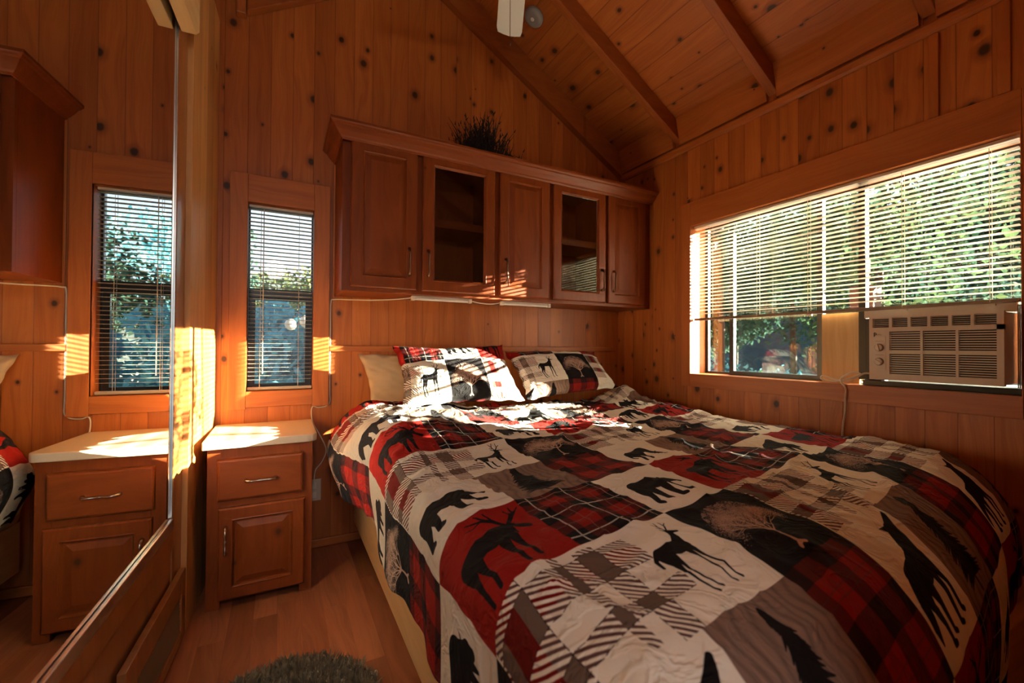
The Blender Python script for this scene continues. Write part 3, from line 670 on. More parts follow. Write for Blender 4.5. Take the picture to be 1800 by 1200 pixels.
# ------------------------------------------------------------------ closet front with mirror and louvered door (local frame along the partition)
ca = math.atan2(1, .055); cl = math.sqrt(1+.055**2)
cf = thing('mirrored_closet_front', 'wooden closet front with tall mirror over a small louvered door', 'closet', (-.4422, 0, 0), ca)
def L_(y): return y*cl      # world y on the plane -> local x
fy0, fy1 = -.002, .026      # local y, room side is negative
mb = MB().box(L_(1.948), L_(2.064), fy0-.0, fy1, .002, 2.60).box(L_(.55), L_(1.948), fy0, fy1, .372, .438).box(L_(.40), L_(.55), fy0, fy1, .002, 2.60).box(L_(.55), L_(1.948), fy0, fy1, 2.30, 2.60)
part(mb, 'face_frame', M['clos'], cf, bevel=.002)
mi = part(MB().box(L_(.555), L_(1.9465), .006, .012, .482, 2.295), 'mirror', M['mirror'], cf)
tm = MB().box(L_(.552), L_(1.9475), -.006, .014, .441, .479)
part(tm, 'metal_track', M['alu'], mi, bevel=.003)
part(MB().box(L_(1.9469), L_(1.9475), .0008, .0055, .482, 2.295), 'metal_edge', M['alu'], mi)
part(MB().box(L_(.55), L_(1.947), .003, fy1, .002, .370), 'lower_panel', M['clos'], cf)
lx0, lx1, lz0, lz1 = L_(1.45), L_(2.035), .012, .262
ld = MB().box(lx0, lx0+.085, -.024, -.0045, lz0, lz1).box(lx1-.05, lx1, -.024, -.0045, lz0, lz1).box(lx0+.085, lx1-.05, -.024, -.0045, lz1-.075, lz1).box(lx0+.085, lx1-.05, -.024, -.0045, lz0, lz0+.04)
ldo = part(ld, 'louvered_door', M['clos'], cf, bevel=.002)
lv = MB(); k = 0
z = lz0+.045
while z < lz1-.08:
    lv.prism([(-.020, z), (-.008, z+.010), (-.006, z+.0085), (-.018, z-.0015)], 'x', lx0+.0855, lx1-.0505); z += .0115
part(lv, 'louvers', M['brown'], ldo)
vb = MB().prism([(.40, 2.55), (.40, 2.235), (1.955, 2.235), (2.005, 2.275), (2.005, 2.55)], 'x', 0, .045)
v_ = vb.build('mirror_valance', M['rail'], loc=(-.4365, 0, 0), rot=(0, 0, -.055), bevel=.002)
tag(v_, 'light wood valance board above the tall mirror', 'valance')

# ------------------------------------------------------------------ air conditioner in the wide window
ac = thing('window_air_conditioner', 'white window air conditioner with two knobs sitting in the wide window', 'air conditioner', (0, 0, 0))
ax0 = W-.100; ay0, ay1, az0, az1 = .538, .932, .970, 1.236
hb = MB(); hb.box(ax0+.022, W+.08, ay0+.004, ay1-.004, az0+.003, az1-.003)
part(hb, 'housing', M['white'], ac, bevel=.004)
# front bezel as a frame around the grilles
def yz(mb, y0, y1, z0, z1, x0=ax0, x1=ax0+.020): return mb.box(x0, x1, y0, y1, z0, z1)
fb = MB()
yz(fb, ay0, ay1, 1.226, az1); yz(fb, ay0, ay1, 1.170, 1.188); yz(fb, ay0, ay1, az0, .996); yz(fb, ay0, .556, .996, 1.226); yz(fb, .862, ay1, .996, 1.170); yz(fb, .920, ay1, 1.188, 1.226); yz(fb, .556, .862, 1.078, 1.094)
part(fb, 'front_bezel', M['white'], ac)
part(MB().box(ax0+.016, ax0+.0195, .5565, .9195, .9965, 1.2255), 'dark_backing', M['dark'], ac)
gm = MB()
for z0, z1, n in ((.998, 1.076, 9), (1.096, 1.168, 8)):
    for i in range(n): z = z0+(i+.5)*(z1-z0)/n; gm.box(ax0+.003, ax0+.012, .556, .862, z-.0019, z+.0019)
for y in (.658, .760): gm.box(ax0+.001, ax0+.014, y-.004, y+.004, .996, 1.170)
part(gm, 'intake_grille', M['white'], ac)
lm = MB()
for i in range(1, 6): y = .5565+i*.0605; lm.box(ax0+.001, ax0+.014, y-.005, y+.005, 1.188, 1.226)
for i in range(5): z = 1.192+i*.0075; lm.prism([(ax0+.003, z), (ax0+.012, z+.003), (ax0+.012, z+.0042), (ax0+.003, z+.0012)], 'y', .5565, .9195)
part(lm, 'air_louvers', M['white'], ac)
cp = part(MB().box(ax0-.0015, ax0, .874, .922, 1.010, 1.150), 'control_panel', M['white'], ac, bevel=.0006)
ring = MB()
for z, rot in ((1.104, 1.35), (1.045, .6)):
    kb = part(MB().lathe([(.0155, 0), (.0165, -.003), (.0155, -.006)], (ax0-.0016, .896, z), 'x', 28), 'knob_ring', M['grey'], ac, smooth=False)
    c_, s_ = math.cos(rot), math.sin(rot)
    q = [(a*c_-b*s_, a*s_+b*c_) for a, b in ((-.0135, -.0035), (.0135, -.0035), (.0135, .0035), (-.0135, .0035))]
    kk = MB().lathe([(.0135, -.0062), (.0132, -.010), (.010, -.011)], (ax0-.0016, .896, z), 'x', 28)
    kk.prism([(.896+a, z+b) for a, b in q], 'x', ax0-.019, ax0-.0125)
    part(kk, 'knob', M['white'], kb)
for (y, z) in ((.896, 1.131), (.896, 1.073)):
    tx = MB().box(ax0-.0019, ax0-.0015, y-.015, y+.014, z-.0008, z+.0008)
    part(tx, 'printed_mark', M['grey'], ac)
lg = MB(); lx = ax0-.0008    # brand mark: bold round letter followed by small grey lettering
for k in range(7):
    a0, a1 = PI/2-k*PI/7, PI/2-(k+1)*PI/7
    lg.prism([(.912-.007*math.cos(a0)*1.0, 1.161+.006*math.sin(a0)), (.912-.007*math.cos(a1), 1.161+.006*math.sin(a1)), (.912-.0035*math.cos(a1), 1.161+.0025*math.sin(a1)), (.912-.0035*math.cos(a0), 1.161+.0025*math.sin(a0))], 'x', lx, ax0)
lg.box(lx, ax0, .912, .9155, 1.150, 1.167)
part(lg, 'logo_letter', M['black'], ac)
part(MB().box(lx, ax0, .888, .908, 1.1553, 1.1575).box(lx, ax0, .892, .908, 1.1593, 1.1613), 'logo_text', M['grey'], ac)
fp = MB().box(W+.030, W+.045, .5375, 1.005, 1.2375, 1.2760)
o = fp.build('filler_board', M['white']); tag(o, 'white filler board between the air conditioner and the blind', 'filler board')
acc = MB()
for i in range(4): y = .519+i*.0045; acc.prism([(W+.030, y), (W+.036, y+.002), (W+.036, y+.003), (W+.030, y+.0042)], 'z', .9595, 1.262)
o = acc.build('accordion_panel', M['grey']); tag(o, 'grey accordion panel at the right side of the air conditioner', 'side panel')
o = MB().box(W+.055, W+.065, 1.0345, 1.194, .935, 1.268).build('plywood_panel', M['ply']); tag(o, 'sunlit bare plywood panel in the window beside the air conditioner', 'panel')
cpts = [(W+.03, .955, .985), (W+.0, .99, .988), (W-.012, 1.02, .968), (W-.016, 1.06, .950), (W-.014, 1.11, .956), (W-.014, 1.155, .967), (W-.016, 1.16, .951), (W-.018, 1.11, .944), (W-.020, 1.07, .952), (W-.022, 1.02, .972), (W-.020, 1.0, .985), (W-.020, 1.03, .990), (W-.020, 1.07, .966), (W-.024, 1.075, .945), (W-.0245, 1.055, .915), (W-.0245, 1.056, .87), (W-.016, 1.062, .80), (W-.012, 1.072, .74), (W-.012, 1.078, .60), (W-.012, 1.078, .45)]
o = MB().tube(spline(cpts, 6), .0042, 8).build('power_cord', M['cord'], smooth=True); tag(o, 'white looped power cord hanging from the window sill down behind the bed', 'cord')

# ------------------------------------------------------------------ ceiling fan and smoke detector
hubx, huby, hz = .83, 1.545, 2.76
fn = thing('ceiling_fan', 'white ceiling fan whose blade tip shows at the top of the photo', 'ceiling fan', (hubx, huby, hz))
part(MB().tube([(0, 0, .07), (RX-hubx, 0, zc(RX)-hz-.165)], .012, 12), 'downrod', M['fan'], fn, smooth=True)
part(MB().lathe([(.03, .075), (.085, .06), (.10, .03), (.10, -.03), (.07, -.055), (.03, -.06)], (0, 0, 0), 'z', 32), 'motor_housing', M['fan'], fn, smooth=True)
a_ = math.atan2(.91, .41)
for k in range(4):
    a = a_+k*PI/2; c_, s_ = math.cos(a), math.sin(a)
    def R_(l, w_, z): return (c_*l-s_*w_, s_*l+c_*w_, z)
    out = [(.14, -.05), (.20, -.060), (.50, -.066), (.535, -.060), (.545, -.03), (.550, 0), (.545, .03), (.535, .060), (.50, .066), (.20, .060), (.14, .05)]
    mb = MB(); n = len(out); vs = [R_(l, w_, -.012+w_*.18) for l, w_ in out]+[R_(l, w_, -.006+w_*.18) for l, w_ in out]
    mb.add(vs, [tuple(range(n))[::-1], tuple(range(n, 2*n))]+[(i, (i+1) % n, n+(i+1) % n, n+i) for i in range(n)])
    bl_ = part(mb, 'blade', M['fan'], fn, bevel=.0015)
    part(MB().tube([R_(.09, 0, -.02), R_(.15, 0, -.016), R_(.20, 0, -.014)], [.012, .010, .008], 8), 'blade_iron', M['bronze'], bl_)
part(MB().tube([(-.025, .005, -.06), (-.025, .005, 2.325-hz)], .0013, 6).lathe([(.001, .012), (.004, .006), (.0045, 0), (.001, -.008)], (-.025, .005, 2.318-hz), 'z', 12), 'pull_chain', M['bronze'], fn)

sd = thing('smoke_detector', 'round pale smoke detector on the sloping ceiling beside the fan blade', 'smoke detector', (1.365, 2.30, zc(1.365)-.002)); sd.rotation_euler = (0, tilt, 0)
part(MB().lathe([(.060, 0), (.062, -.012), (.055, -.026), (.035, -.030)], (0, 0, 0), 'z', 32), 'cover', M['grey'], sd, smooth=True)
part(MB().lathe([(.012, -.0302), (.010, -.034)], (0, 0, 0), 'z', 16), 'test_button', M['fan'], sd)

# ------------------------------------------------------------------ bed
bf = thing('bed_frame', 'low pine platform bed frame with pale side rail', 'bed frame', (0, 0, 0))
BX0, BX1, BY0, BY1 = .372, 2.225, .42, D-.03
part(MB().box(BX0, BX0+.035, BY0, BY1, .120, .335), 'side_rail', M['rail'], bf, bevel=.003)
part(MB().box(BX1-.035, BX1, BY0, BY1, .120, .335), 'side_rail', M['rail'], bf, bevel=.003)
railx = wood('bed_pine_x', (0.70, 0.42, 0.17), (0.50, 0.25, 0.08), 'Z', 'X', 0, knots=0.03, grain=0.7, rough=0.5)
part(MB().box(BX0+.0355, BX1-.0355, BY0, BY0+.035, .120, .335), 'foot_rail', railx, bf, bevel=.003)
part(MB().box(BX0+.0355, BX1-.0355, BY0+.036, BY1, .300, .334), 'platform', railx, bf)
for x in (BX0+.09, BX1-.16):
    for y in (BY0+.10, 1.45, BY1-.20): part(MB().box(x, x+.07, y, y+.07, .001, .2995), 'leg', M['dark'], bf)

def rounded_block(name, quad, z0, z1, r, mat, seg=4):
    """quad: 4 corners (ccw) of the footprint; rounded vertical profile"""
    c = Vector((sum(q[0] for q in quad)/4, sum(q[1] for q in quad)/4)); rings = []
    prof = [(r*(1-math.sin(PI/2*k/seg)), z0+r*(1-math.cos(PI/2*k/seg))) for k in range(seg+1)]
    prof += [(r*(1-math.cos(PI/2*k/seg)), z1-r*(1-math.sin(PI/2*k/seg))) for k in range(seg+1)]
    N = 10; vs = []
    for ins, z in prof:
        for ci in range(4):
            p = Vector(quad[ci]); a = Vector(quad[ci-1]); b = Vector(quad[(ci+1) % 4])
            d1 = (a-p).normalized(); d2 = (b-p).normalized(); R2 = .06
            for k in range(N):
                t = k/(N-1); q = (p+d1*R2)*(1-t)**2+p*2*t*(1-t)+(p+d2*R2)*t*t
                q = q+(d1+d2)*ins; vs.append((q.x, q.y, z))
    n = 4*N; m_ = len(prof)
    fs = [(i*n+j, i*n+(j+1) % n, (i+1)*n+(j+1) % n, (i+1)*n+j) for i in range(m_-1) for j in range(n)]+[tuple(range(n))[::-1], tuple(range((m_-1)*n, m_*n))]
    return MB().add(vs, fs).build(name, mat, smooth=False)
mq = [(.352, .55), (2.20, .80), (2.20, D-.035), (.352, D-.035)]
mt = rounded_block('mattress', mq, .3355, .655, .03, M['tan']); tag(mt, 'thick mattress in a tan fitted sheet on the platform bed', 'mattress')
for p in mt.data.polygons: p.use_smooth = len(p.vertices) == 4

# duvet: a patchwork print draped over the mattress
X0, PIT, SHR = .495, .262, .175
ZT = .722
def duvet():
    na, nb = 300, 300
    a0, a1 = .025, 2.30; y_head = 2.40
    AL, RL, AR, RR = .405, .095, 2.13, .085
    BF, RF = .46, .25
    co = np.zeros((nb, na, 3)); uv = np.zeros((nb, na, 2)); b0 = -.19
    for j in range(nb):
        for i in range(na):
            a = a0+(a1-a0)*i/(na-1)
            b1 = y_head-SHR*(a-X0)*1.0 if a > .2 else y_head-SHR*(.2-X0)
            # gathered head edge: recedes on the left where the tan sheet shows
            b1 -= .10*math.exp(-((a-.25)/.16)**2)
            b = b0+(b1-b0)*j/(nb-1)
            # hem waves
            x, dz, lat = a, 0.0, 0.0
            s = 0.0
            if a < AL:
                s = AL-a; hemf = 1.0+.10*noise.noise((b*3.1, 2.2, 0))+.05*noise.noise((b*9, 7.2, 0))
                if y_head-.25 < b: pass
                s *= hemf
                if s < RL*PI/2: x = AL-RL*math.sin(s/RL); dzl = RL*(1-math.cos(s/RL))
                else: x = AL-RL; dzl = RL+(s-RL*PI/2)
                hang = max(0, s-.05)
                head = max(0, min(1, (b-1.55)/.55)); head = head*head*(3-2*head)
                x += -.085*head*math.exp(-((s-.22)/.14)**2)+hang*(.16*noise.noise((b*2.6, .3, 4))+.05*noise.noise((b*8, s*2, 9)))*.8-.012*(s > .05)
                x = min(x, .345 if s > .25 else 9)
            elif a > AR:
                s = a-AR
                if s < RR*PI/2: x = AR+RR*math.sin(s/RR); dzl = RR*(1-math.cos(s/RR))
                else: x = AR+RR; dzl = RR+(s-RR*PI/2)
            else: dzl = 0
            rf = RF if a > .9 else RF*(.45+.55*max(0, (a-.2)/.7)) if a > .2 else RF*.45
            bf_ = BF-(.26-rf)*.4
            if b < bf_:
                s2 = bf_-b
                if s2 < rf*PI/2: y = bf_-rf*math.sin(s2/rf); dzf = rf*(1-math.cos(s2/rf))
                else: y = bf_-rf; dzf = rf+(s2-rf*PI/2)
            else: y = b; dzf = 0
            drop = math.sqrt(dzl*dzl+dzf*dzf) if (dzl > 0 and dzf > 0) else dzl+dzf
            yy = y+SHR*(max(a, AL-.1)-X0)
            # quilted puffs and wrinkles
            flat = 1.0/(1+drop*14)
            puf = .013*noise.noise((a*2.2, b*2.2, 1.0))+.010*noise.noise((a*5, b*4.2, 3.0))
            w1_ = 1-abs(noise.noise((a*3.2+b*1.4, b*5.2-a*2.0, 5.0)))*2.2
            w2_ = 1-abs(noise.noise((a*9+b*6, b*11-a*4, 8.0)))*2.4
            wr = .011*max(0, w1_)**3+.006*max(0, w2_)**2
            headw = max(0, min(1, (b-1.25)/.7))
            z_lift = .06*max(0, min(1, (b-1.35)/.35))*max(0, min(1, (.95-a)/.5)); z_lift *= (1 if a > .3 else .8)
            wr2 = z_lift+headw*(.020*noise.noise((a*4.5, b*9, 2.0))+.010*max(0, 1-abs(noise.noise((a*5, b*13, 12)))*3))
            z = ZT-drop+(puf+wr+wr2)*(.35+.65*flat)+.012*headw
            if drop > .10:
                k = min(1, (drop-.1)/.2); x += k*.010*noise.noise((b*7, drop*3, 6)); yy += -k*.03*abs(noise.noise((a*4.5, 1, drop*2)))*(1 if dzf > 0 else 0)
            z += .085*math.exp(-((a-2.13)/.13)**2-((yy-2.33)/.10)**2)
            if a > 2.1: z += .02*math.exp(-((b-1.9)/.18)**2)
            z = max(z, .16)
            co[j, i] = (x, yy, z); uv[j, i] = ((a-X0)/PIT/6, (b-.655)/PIT/6)
    vs = co.reshape(-1, 3); fs = [(j*na+i, j*na+i+1, (j+1)*na+i+1, (j+1)*na+i) for j in range(nb-1) for i in range(na-1)]
    me = bpy.data.meshes.new('duvet'); me.from_pydata([tuple(v) for v in vs], [], fs); me.materials.append(M['quilt']); me.materials.append(M['sheetw'])
    me.polygons.foreach_set('use_smooth', [True]*len(fs)); set_uv(me, uv.reshape(-1, 2)); me.update()
    o = bpy.data.objects.new('duvet', me); COL.objects.link(o)
    so = o.modifiers.new('thick', 'SOLIDIFY'); so.thickness = .022; so.offset = -1; so.material_offset = 1; so.material_offset_rim = 1
    return o
dv = duvet(); tag(dv, 'patchwork duvet with black animals, red plaid and cream squares spread over the bed', 'duvet')

def pillow(name, tl, tr, br, bl, thick, mat, uvbox=None, sag=.012, seed=0, flange=0.0):
    tl, tr, br, bl = [Vector(p) for p in (tl, tr, br, bl)]; n = 44
    nrm = ((tr-tl).cross(bl-tl)).normalized()
    if nrm.y > 0: nrm = -nrm
    vs = []; uvs = []
    for side in (1, -1):
        for j in range(n):
            for i in range(n):
                u, v = i/(n-1), j/(n-1)
                # sides pinch inwards between the corners
                pu = u+(0.5-u)*.09*math.sin(PI*v)**1.0*abs(2*u-1)**2; pv = v+(0.5-v)*.10*math.sin(PI*u)*abs(2*v-1)**2
                p = (bl*(1-pu)+br*pu)*(1-pv)+(tl*(1-pu)+tr*pu)*pv
                e = max(0, (1-abs(2*u-1)**2.6))*max(0, (1-abs(2*v-1)**2.6))
                h = thick*.5*e**.55
                wv = .007*noise.noise((u*4+seed, v*4, 1))+.004*max(0, 1-abs(noise.noise((u*5+seed, v*9+u*4, 3)))*3)+.0015*noise.noise((u*14+seed, v*14, 5))
                edge = min(u, 1-u, v, 1-v)
                fr = .010*math.sin(u*37+seed)*math.sin(v*31+seed)*math.exp(-edge/.05)
                p = p+nrm*(side*h*(1 if side > 0 else .8)+(wv*(e**.3) if side > 0 else 0)+fr)+Vector((0, 0, -sag*math.sin(PI*u)*v+.006*noise.noise((u*9+seed, v*3, 7))*v))
                vs.append(tuple(p))
                if uvbox: uvs.append((uvbox[0]+(uvbox[1]-uvbox[0])*u+.02*math.sin(v*3), uvbox[2]+(uvbox[3]-uvbox[2])*v+.02*math.sin(u*3.3+seed)))
                else: uvs.append((u, v))
    fs = []
    for s in (0, 1):
        o_ = s*n*n
        for j in range(n-1):
            for i in range(n-1): f = (o_+j*n+i, o_+j*n+i+1, o_+(j+1)*n+i+1, o_+(j+1)*n+i); fs.append(f if s == 0 else f[::-1])
    bnd = [(0, i) for i in range(n)]+[(j, n-1) for j in range(1, n)]+[(n-1, i) for i in range(n-2, -1, -1)]+[(j, 0) for j in range(n-2, 0, -1)]
    for k in range(len(bnd)):
        a, b = bnd[k], bnd[(k+1) % len(bnd)]; fs.append((a[0]*n+a[1], b[0]*n+b[1], n*n+b[0]*n+b[1], n*n+a[0]*n+a[1]))
    me = bpy.data.meshes.new(name); me.from_pydata(vs, [], fs); me.materials.append(mat); me.polygons.foreach_set('use_smooth', [True]*len(fs)); set_uv(me, np.array(uvs)/(6 if uvbox else 1))
    o = bpy.data.objects.new(name, me); COL.objects.link(o); return o
PG = 'patchwork shams leaning on the back wall'
p1 = pillow('pillow', (.545, 2.44, 1.095), (1.225, 2.44, 1.11), (1.255, 2.20, .785), (.545, 2.20, .785), .16, M['quilt'], (-.14, 2.95, 1.98-3.0, .55), seed=1)
tag(p1, 'left patchwork pillow with a white deer square and grey tree square, sunlit', 'pillow', PG)
p2 = pillow('pillow', (1.245, 2.45, 1.06), (1.97, 2.47, 1.06), (2.02, 2.27, .825), (1.275, 2.21, .785), .15, M['quilt'], (-.30+3, 2.75+3, -1.32, .30), seed=5, sag=-.006)
tag(p2, 'right patchwork pillow with antlered deer square, slumped lower toward the corner', 'pillow', PG)
p3 = pillow('pillow', (.385, 2.585, 1.055), (1.02, 2.588, 1.06), (1.02, 2.53, .735), (.450, 2.53, .720), .055, M['tan'], seed=9, sag=0)
tag(p3, 'plain tan pillow standing against the back wall behind the left patchwork pillow', 'pillow')

# ------------------------------------------------------------------ rug
def rug():
    mb = MB(); rr = random.Random(8); c = (.02, 1.41); R = .27
    N = 48; vs = [(c[0], c[1], .022)]; rad = []
    for k in range(N):
        a = 2*PI*k/N; rad.append(R*(1+.02*math.sin(5*a)))
    prof = [(1.0, .002), (1.0, .012), (.97, .020), (.5, .024)]
    mb.lathe([(R*f, z) for f, z in prof], (c[0], c[1], 0), 'z', N)
    o = mb.build('round_rug', M['rug'])
    tf = MB()
    for k in range(9000):
        r = R*1.0*math.sqrt(rr.random()); a = rr.uniform(0, 2*PI); x, y = c[0]+r*math.cos(a), c[1]+r*math.sin(a)
        ringh = .006*math.sin(r*95)
        h = .026+ringh+rr.uniform(-.006, .006); dx, dy = rr.gauss(0, .010), rr.gauss(0, .010)
        w_ = .0035; an = rr.uniform(0, PI); wx, wy = w_*math.cos(an), w_*math.sin(an)
        tf.add([(x-wx, y-wy, .016), (x+wx, y+wy, .016), (x+dx*.5+wx*.8, y+dy*.5+wy*.8, .018+h*.6), (x+dx*.5-wx*.8, y+dy*.5-wy*.8, .018+h*.6), (x+dx, y+dy, .018+h)], [(0, 1, 2, 3), (3, 2, 4)])
    me_ = o
    t_ = tf.build('pile', M['rug'], o); tag(t_, kind='stuff')
    return o
rg = rug(); tag(rg, 'round grey brown shaggy rug on the wood floor at the bottom of the photo', 'rug')
part(MB().box(.268, .292, 1.475, 1.485, .010, .034), 'care_tag', M['slat'], rg)

# ------------------------------------------------------------------ outdoors
def leafmat(name, c1, c2):
    t = NT(name); o, _ = t.obj(); f = t.noise(o, 2.3, 3, .6); g = t.noise(o, 19, 1)
    col = t.mix(t.ss(t.math('ADD', t.math('MULTIPLY', f, .7), t.math('MULTIPLY', g, .3)), .38, .62), c1, c2)
    d = t.n('ShaderNodeBsdfDiffuse'); tr = t.n('ShaderNodeBsdfTranslucent'); mx = t.n('ShaderNodeMixShader'); mx.inputs[0].default_value = .35
    t.l(col, d.inputs[0]); t.l(col, tr.inputs[0]); t.l(d.outputs[0], mx.inputs[1]); t.l(tr.outputs[0], mx.inputs[2]); t.l(mx.outputs[0], t.out.inputs[0]); t.t.nodes.remove(t.b)
    return t.mat
LV = [leafmat('leaf_bright', (.05, .085, .035), (.015, .04, .028)), leafmat('leaf_mid', (.045, .085, .06), (.018, .045, .04)), leafmat('leaf_teal', (.16, .42, .46), (.07, .24, .32)), leafmat('leaf_yellow', (.22, .24, .09), (.08, .13, .06))]
BARK = plain('bark', (.05, .035, .024), .9, var=.2, scale=12)
def tree(name, label, cat, loc, crowns, nleaf, ls, mat, group=None, trunk_r=.08, seed=1):
    rg_ = np.random.RandomState(seed); root = thing(name, label, cat, loc, 0, group)
    tot = sum(c[3]**2 for c in crowns); allv = []; 
    for (cx, cy, cz, r) in crowns:
        n = int(nleaf*r*r/tot); d = rg_.normal(size=(n, 3)); d /= np.linalg.norm(d, axis=1)[:, None]
        rad = r*(rg_.uniform(0, 1, n)**.45)*(1+.18*np.sin(d[:, 0]*7+seed)*np.cos(d[:, 2]*6))
        c = np.array((cx, cy, cz))+d*rad[:, None]*np.array((1, 1, .8)); c[:, 2] = np.maximum(c[:, 2], .03)
        a = rg_.normal(size=(n, 3)); a /= np.linalg.norm(a, axis=1)[:, None]; b = np.cross(a, rg_.normal(size=(n, 3))); b /= np.linalg.norm(b, axis=1)[:, None]
        L = (ls*rg_.uniform(.6, 1.3, n))[:, None]
        allv.append(np.stack([c-a*L, c-b*L*.5, c+a*L, c+b*L*.5], 1))
    v = np.concatenate(allv).reshape(-1, 3); nq = len(v)//4
    me = bpy.data.meshes.new('foliage'); me.from_pydata(v.tolist(), [], [(4*i, 4*i+1, 4*i+2, 4*i+3) for i in range(nq)]); me.materials.append(mat); me.update()
    o = bpy.data.objects.new('foliage', me); COL.objects.link(o); o.parent = root
    tm_ = MB(); c0 = max(crowns, key=lambda c: c[3]); tm_.tube(spline([(0, 0, -.05), (.05*c0[3], 0, c0[2]*.5), (c0[0]*.8, c0[1]*.8, c0[2])], 4), [trunk_r*(1-.05*i) for i in range(9)], 8)
    part(tm_, 'trunk', BARK, root, smooth=True)
    return root
# ground and paving
gm_ = plain('gravel_ground', (.36, .33, .27), .95, var=.15, scale=3)
o = MB().box(W+.6, 45, -30, 60, -.62, -.55).build('ground', gm_); struct(o, 'pale gravel ground outside the wide window')
o = MB().box(-40, W+.598, D+.8, 60, -.62, -.55).build('ground', plain('dark_soil', (.10, .12, .08), .95, var=.15, scale=3)); struct(o, 'dark ground outside the small window')  # soil in a darker, greener tone than the gravel
# hillside far away
hm = MB(); hv = []; hf = []
N1 = 40
for i in range(N1+1):
    a = math.radians(-20+130*i/N1); ex = 34+3*math.sin(i*1.7)
    for k in range(6):
        r_ = ex+k*5; h = -0.6+k*(1.75+.35*math.sin(i*.55+1)+.2*math.sin(i*1.9)); hv.append((r_*math.cos(a), r_*math.sin(a), h))
hf = [(i*6+k, (i+1)*6+k, (i+1)*6+k+1, i*6+k+1) for i in range(N1) for k in range(5)]
o = hm.add(hv, hf).build('hillside', plain('hill_forest', (.045, .07, .065), 1.0, var=.3, scale=1.2), smooth=True); struct(o, 'wooded hillside in the distance')
OG = 'trees outside the wide window'
G0 = -.55
spots = [((6.2, 2.5, G0), [(0, 0, 2.6, 1.1), (.3, .8, 3.2, .9), (-.1, -.6, 3.4, .8)], 3600, .055, 0, 'tree', 'bright leafy tree in the right part of the wide window'),
         ((7.8, 4.4, G0), [(0, 0, 2.7, 1.2), (.4, .9, 3.6, 1.0), (0, -.8, 1.9, .8)], 3600, .06, 1, 'tree', 'mid green tree outside between the window mullions'),
         ((6.6, 4.9, G0), [(0, 0, 3.4, .9), (-.2, .6, 2.7, .7)], 2200, .05, 0, 'tree', 'small light green tree outside behind the blind, near the left sash'),
         ((8.6, 6.8, G0), [(0, 0, 2.5, 1.3), (.1, 1.0, 3.2, 1.0)], 6000, .08, 1, 'tree', 'dark green tree outside at the left end of the wide window'),
         ((11.5, 4.0, G0), [(0, 0, 3.2, 1.8), (0, 1.8, 4.0, 1.6), (0, -1.6, 4.2, 1.5)], 9000, .12, 1, 'tree', 'large distant tree behind the bright tree'),
         ((15.0, 10.5, G0), [(0, 0, 3.4, 1.9), (.5, 1.8, 4.4, 1.5)], 8000, .13, 1, 'tree', 'large distant dark tree behind the left sash')]
for i, (loc, cr, n, ls, mi_, nm, lab) in enumerate(spots): tree('broadleaf_tree', lab, 'tree', loc, cr, n, ls, LV[mi_], OG, .07, seed=i+3)
tree('garden_shrub', 'low shrub seen through the clear lower pane of the wide window', 'shrub', (5.6, 3.5, G0), [(0, 0, .75, .65), (.1, .7, .65, .55)], 2200, .04, LV[0], None, .03, seed=21)
tree('garden_shrub', 'dark shrub behind the low one in the wide window', 'shrub', (7.0, 5.5, G0), [(0, 0, .9, .9), (.2, -1.2, .8, .7)], 1800, .05, LV[2], None, .03, seed=22)
# tree that shades part of the window from the low sun
tree('shade_tree', 'slim leafy tree standing in the path of the low sun', 'tree', (5.9, .30, G0), [(-.6, .50, 3.13, .13), (-.6, .40, 3.18, .10), (.2, -.3, 4.2, .5)], 2200, .035, LV[1], None, .025, seed=31)
tree('shade_tree', 'sparse young tree standing just in front of the slim leafy one', 'tree', (5.2, -.35, G0), [(-.1, .35, 2.85, .38), (-.1, .6, 2.75, .25)], 420, .03, LV[1], None, .012, seed=33)
# bird feeder post
fp_ = thing('bird_feeder_post', 'dark post with a brown feeder box outside the wide window', 'bird feeder', (5.15, 2.19, G0))
part(MB().tube([(0, 0, 0), (0, 0, 2.95)], .040, 10), 'post', BARK, fp_)
part(MB().box(-.09, .09, -.10, .10, 2.04, 2.27), 'feeder_box', plain('feeder_wood', (.045, .025, .016), .8), fp_, bevel=.008)
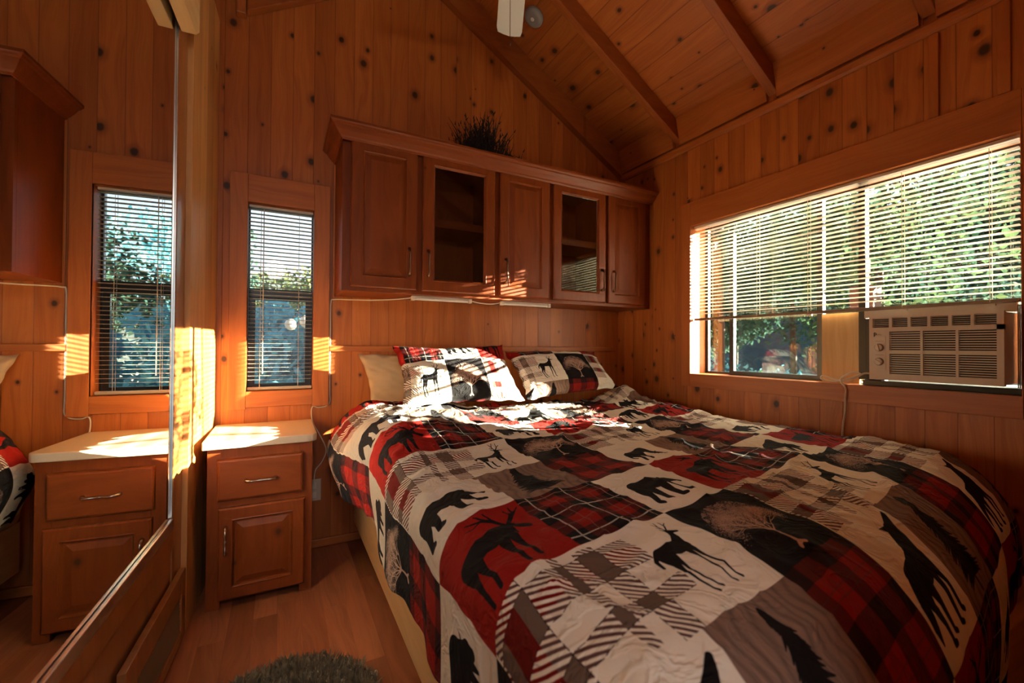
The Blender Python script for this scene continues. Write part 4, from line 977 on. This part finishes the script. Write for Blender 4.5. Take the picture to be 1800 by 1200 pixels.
# behind the house, seen through the small window
BG = 'trees outside the small window'
for i, (loc, cr, n, ls, mi_, lab) in enumerate([((.9, 12.5, G0), [(0, 0, 2.9, 1.1), (-1.1, 0, 2.7, .9), (1.2, .4, 3.0, 1.0)], 4200, .075, 3, 'yellowing leafy tree seen in the upper pane of the small window'),
        ((-1.1, 9.5, G0), [(0, 0, 3.4, .75), (.3, 0, 2.7, .5)], 1500, .06, 1, 'dark branch of a tree at the left edge of the small window'),
        ((4.6, 11.5, G0), [(0, 0, 3.4, 1.6), (-1.3, 0, 2.6, 1.1)], 4200, .08, 1, 'green tree behind the house seen in the mirror'),
        ((2.2, 15, G0), [(0, 0, 3.2, 1.5), (1.5, 0, 4.2, 1.5)], 2600, .09, 2, 'dark tree far behind the small window'),]):
    tree('broadleaf_tree', lab, 'tree', loc, cr, n, ls, LV[mi_], BG, .08, seed=i+41)
for i, (x, y, r, lab) in enumerate(((-2.0, 6.6, .9, 'dark teal bush, left one behind the small window'), (.1, 6.2, 1.0, 'dark teal bush straight behind the small window'), (2.2, 6.5, 1.0, 'dark teal bush right of the middle one, seen in the mirror'), (4.4, 6.9, 1.1, 'dark teal bush farthest right behind the house'))):
    tree('hedge_bush', lab, 'bush', (x, y, G0), [(0, 0, r*.85, r), (.2, 0, r*1.45, r)], 8000, .075, LV[2], 'bushes behind the small window', .04, seed=i+61)
gl_ = thing('garden_lamp', 'white globe garden lamp seen through the small window', 'garden lamp', (.20, 4.3, G0))
part(MB().tube([(0, 0, 0), (0, 0, 1.80)], .018, 8), 'post', M['black'], gl_)
part(MB().lathe([(.012, 1.80)]+[(.055*math.sin(PI*k/10), 1.86-.055*math.cos(PI*k/10)) for k in range(1, 10)]+[(.010, 1.915)], (0, 0, 0), 'z', 20), 'globe', M['slat'], gl_, smooth=True)
part(MB().tube([(0, 0, 1.90), (-.07, 0, 1.95), (-.12, 0, 1.86)], .006, 6), 'arm', M['black'], gl_)
part(MB().lathe([(.010, 1.78)]+[(.050*math.sin(PI*k/10), 1.83-.050*math.cos(PI*k/10)) for k in range(1, 10)]+[(.010, 1.88)], (-.12, 0, 0), 'z', 20), 'globe', M['slat'], gl_, smooth=True)

cl_ = thing('fill_lamp', 'added fill lamp in the passage behind the camera', 'fill lamp', (-.06, -.85, 2.10))  # added lamp without a known fixture, brightens the bed front and floor
part(MB().lathe([(.09, .10), (.10, .085), (.03, .08)], (0, 0, 0), 'z', 24), 'mount', M['bronze'], cl_, smooth=True)
part(MB().tube([(0, 0, .095), (0, 0, zc(-.06)-2.10-.01)], .008, 8), 'rod', M['bronze'], cl_)
pl = bpy.data.lights.new('fill_bulb', 'POINT'); pl.energy = 34; pl.color = (1.0, .91, .82); pl.shadow_soft_size = .11
plo = bpy.data.objects.new('fill_bulb', pl); COL.objects.link(plo); plo.parent = cl_; plo.location = (0, 0, -.05)
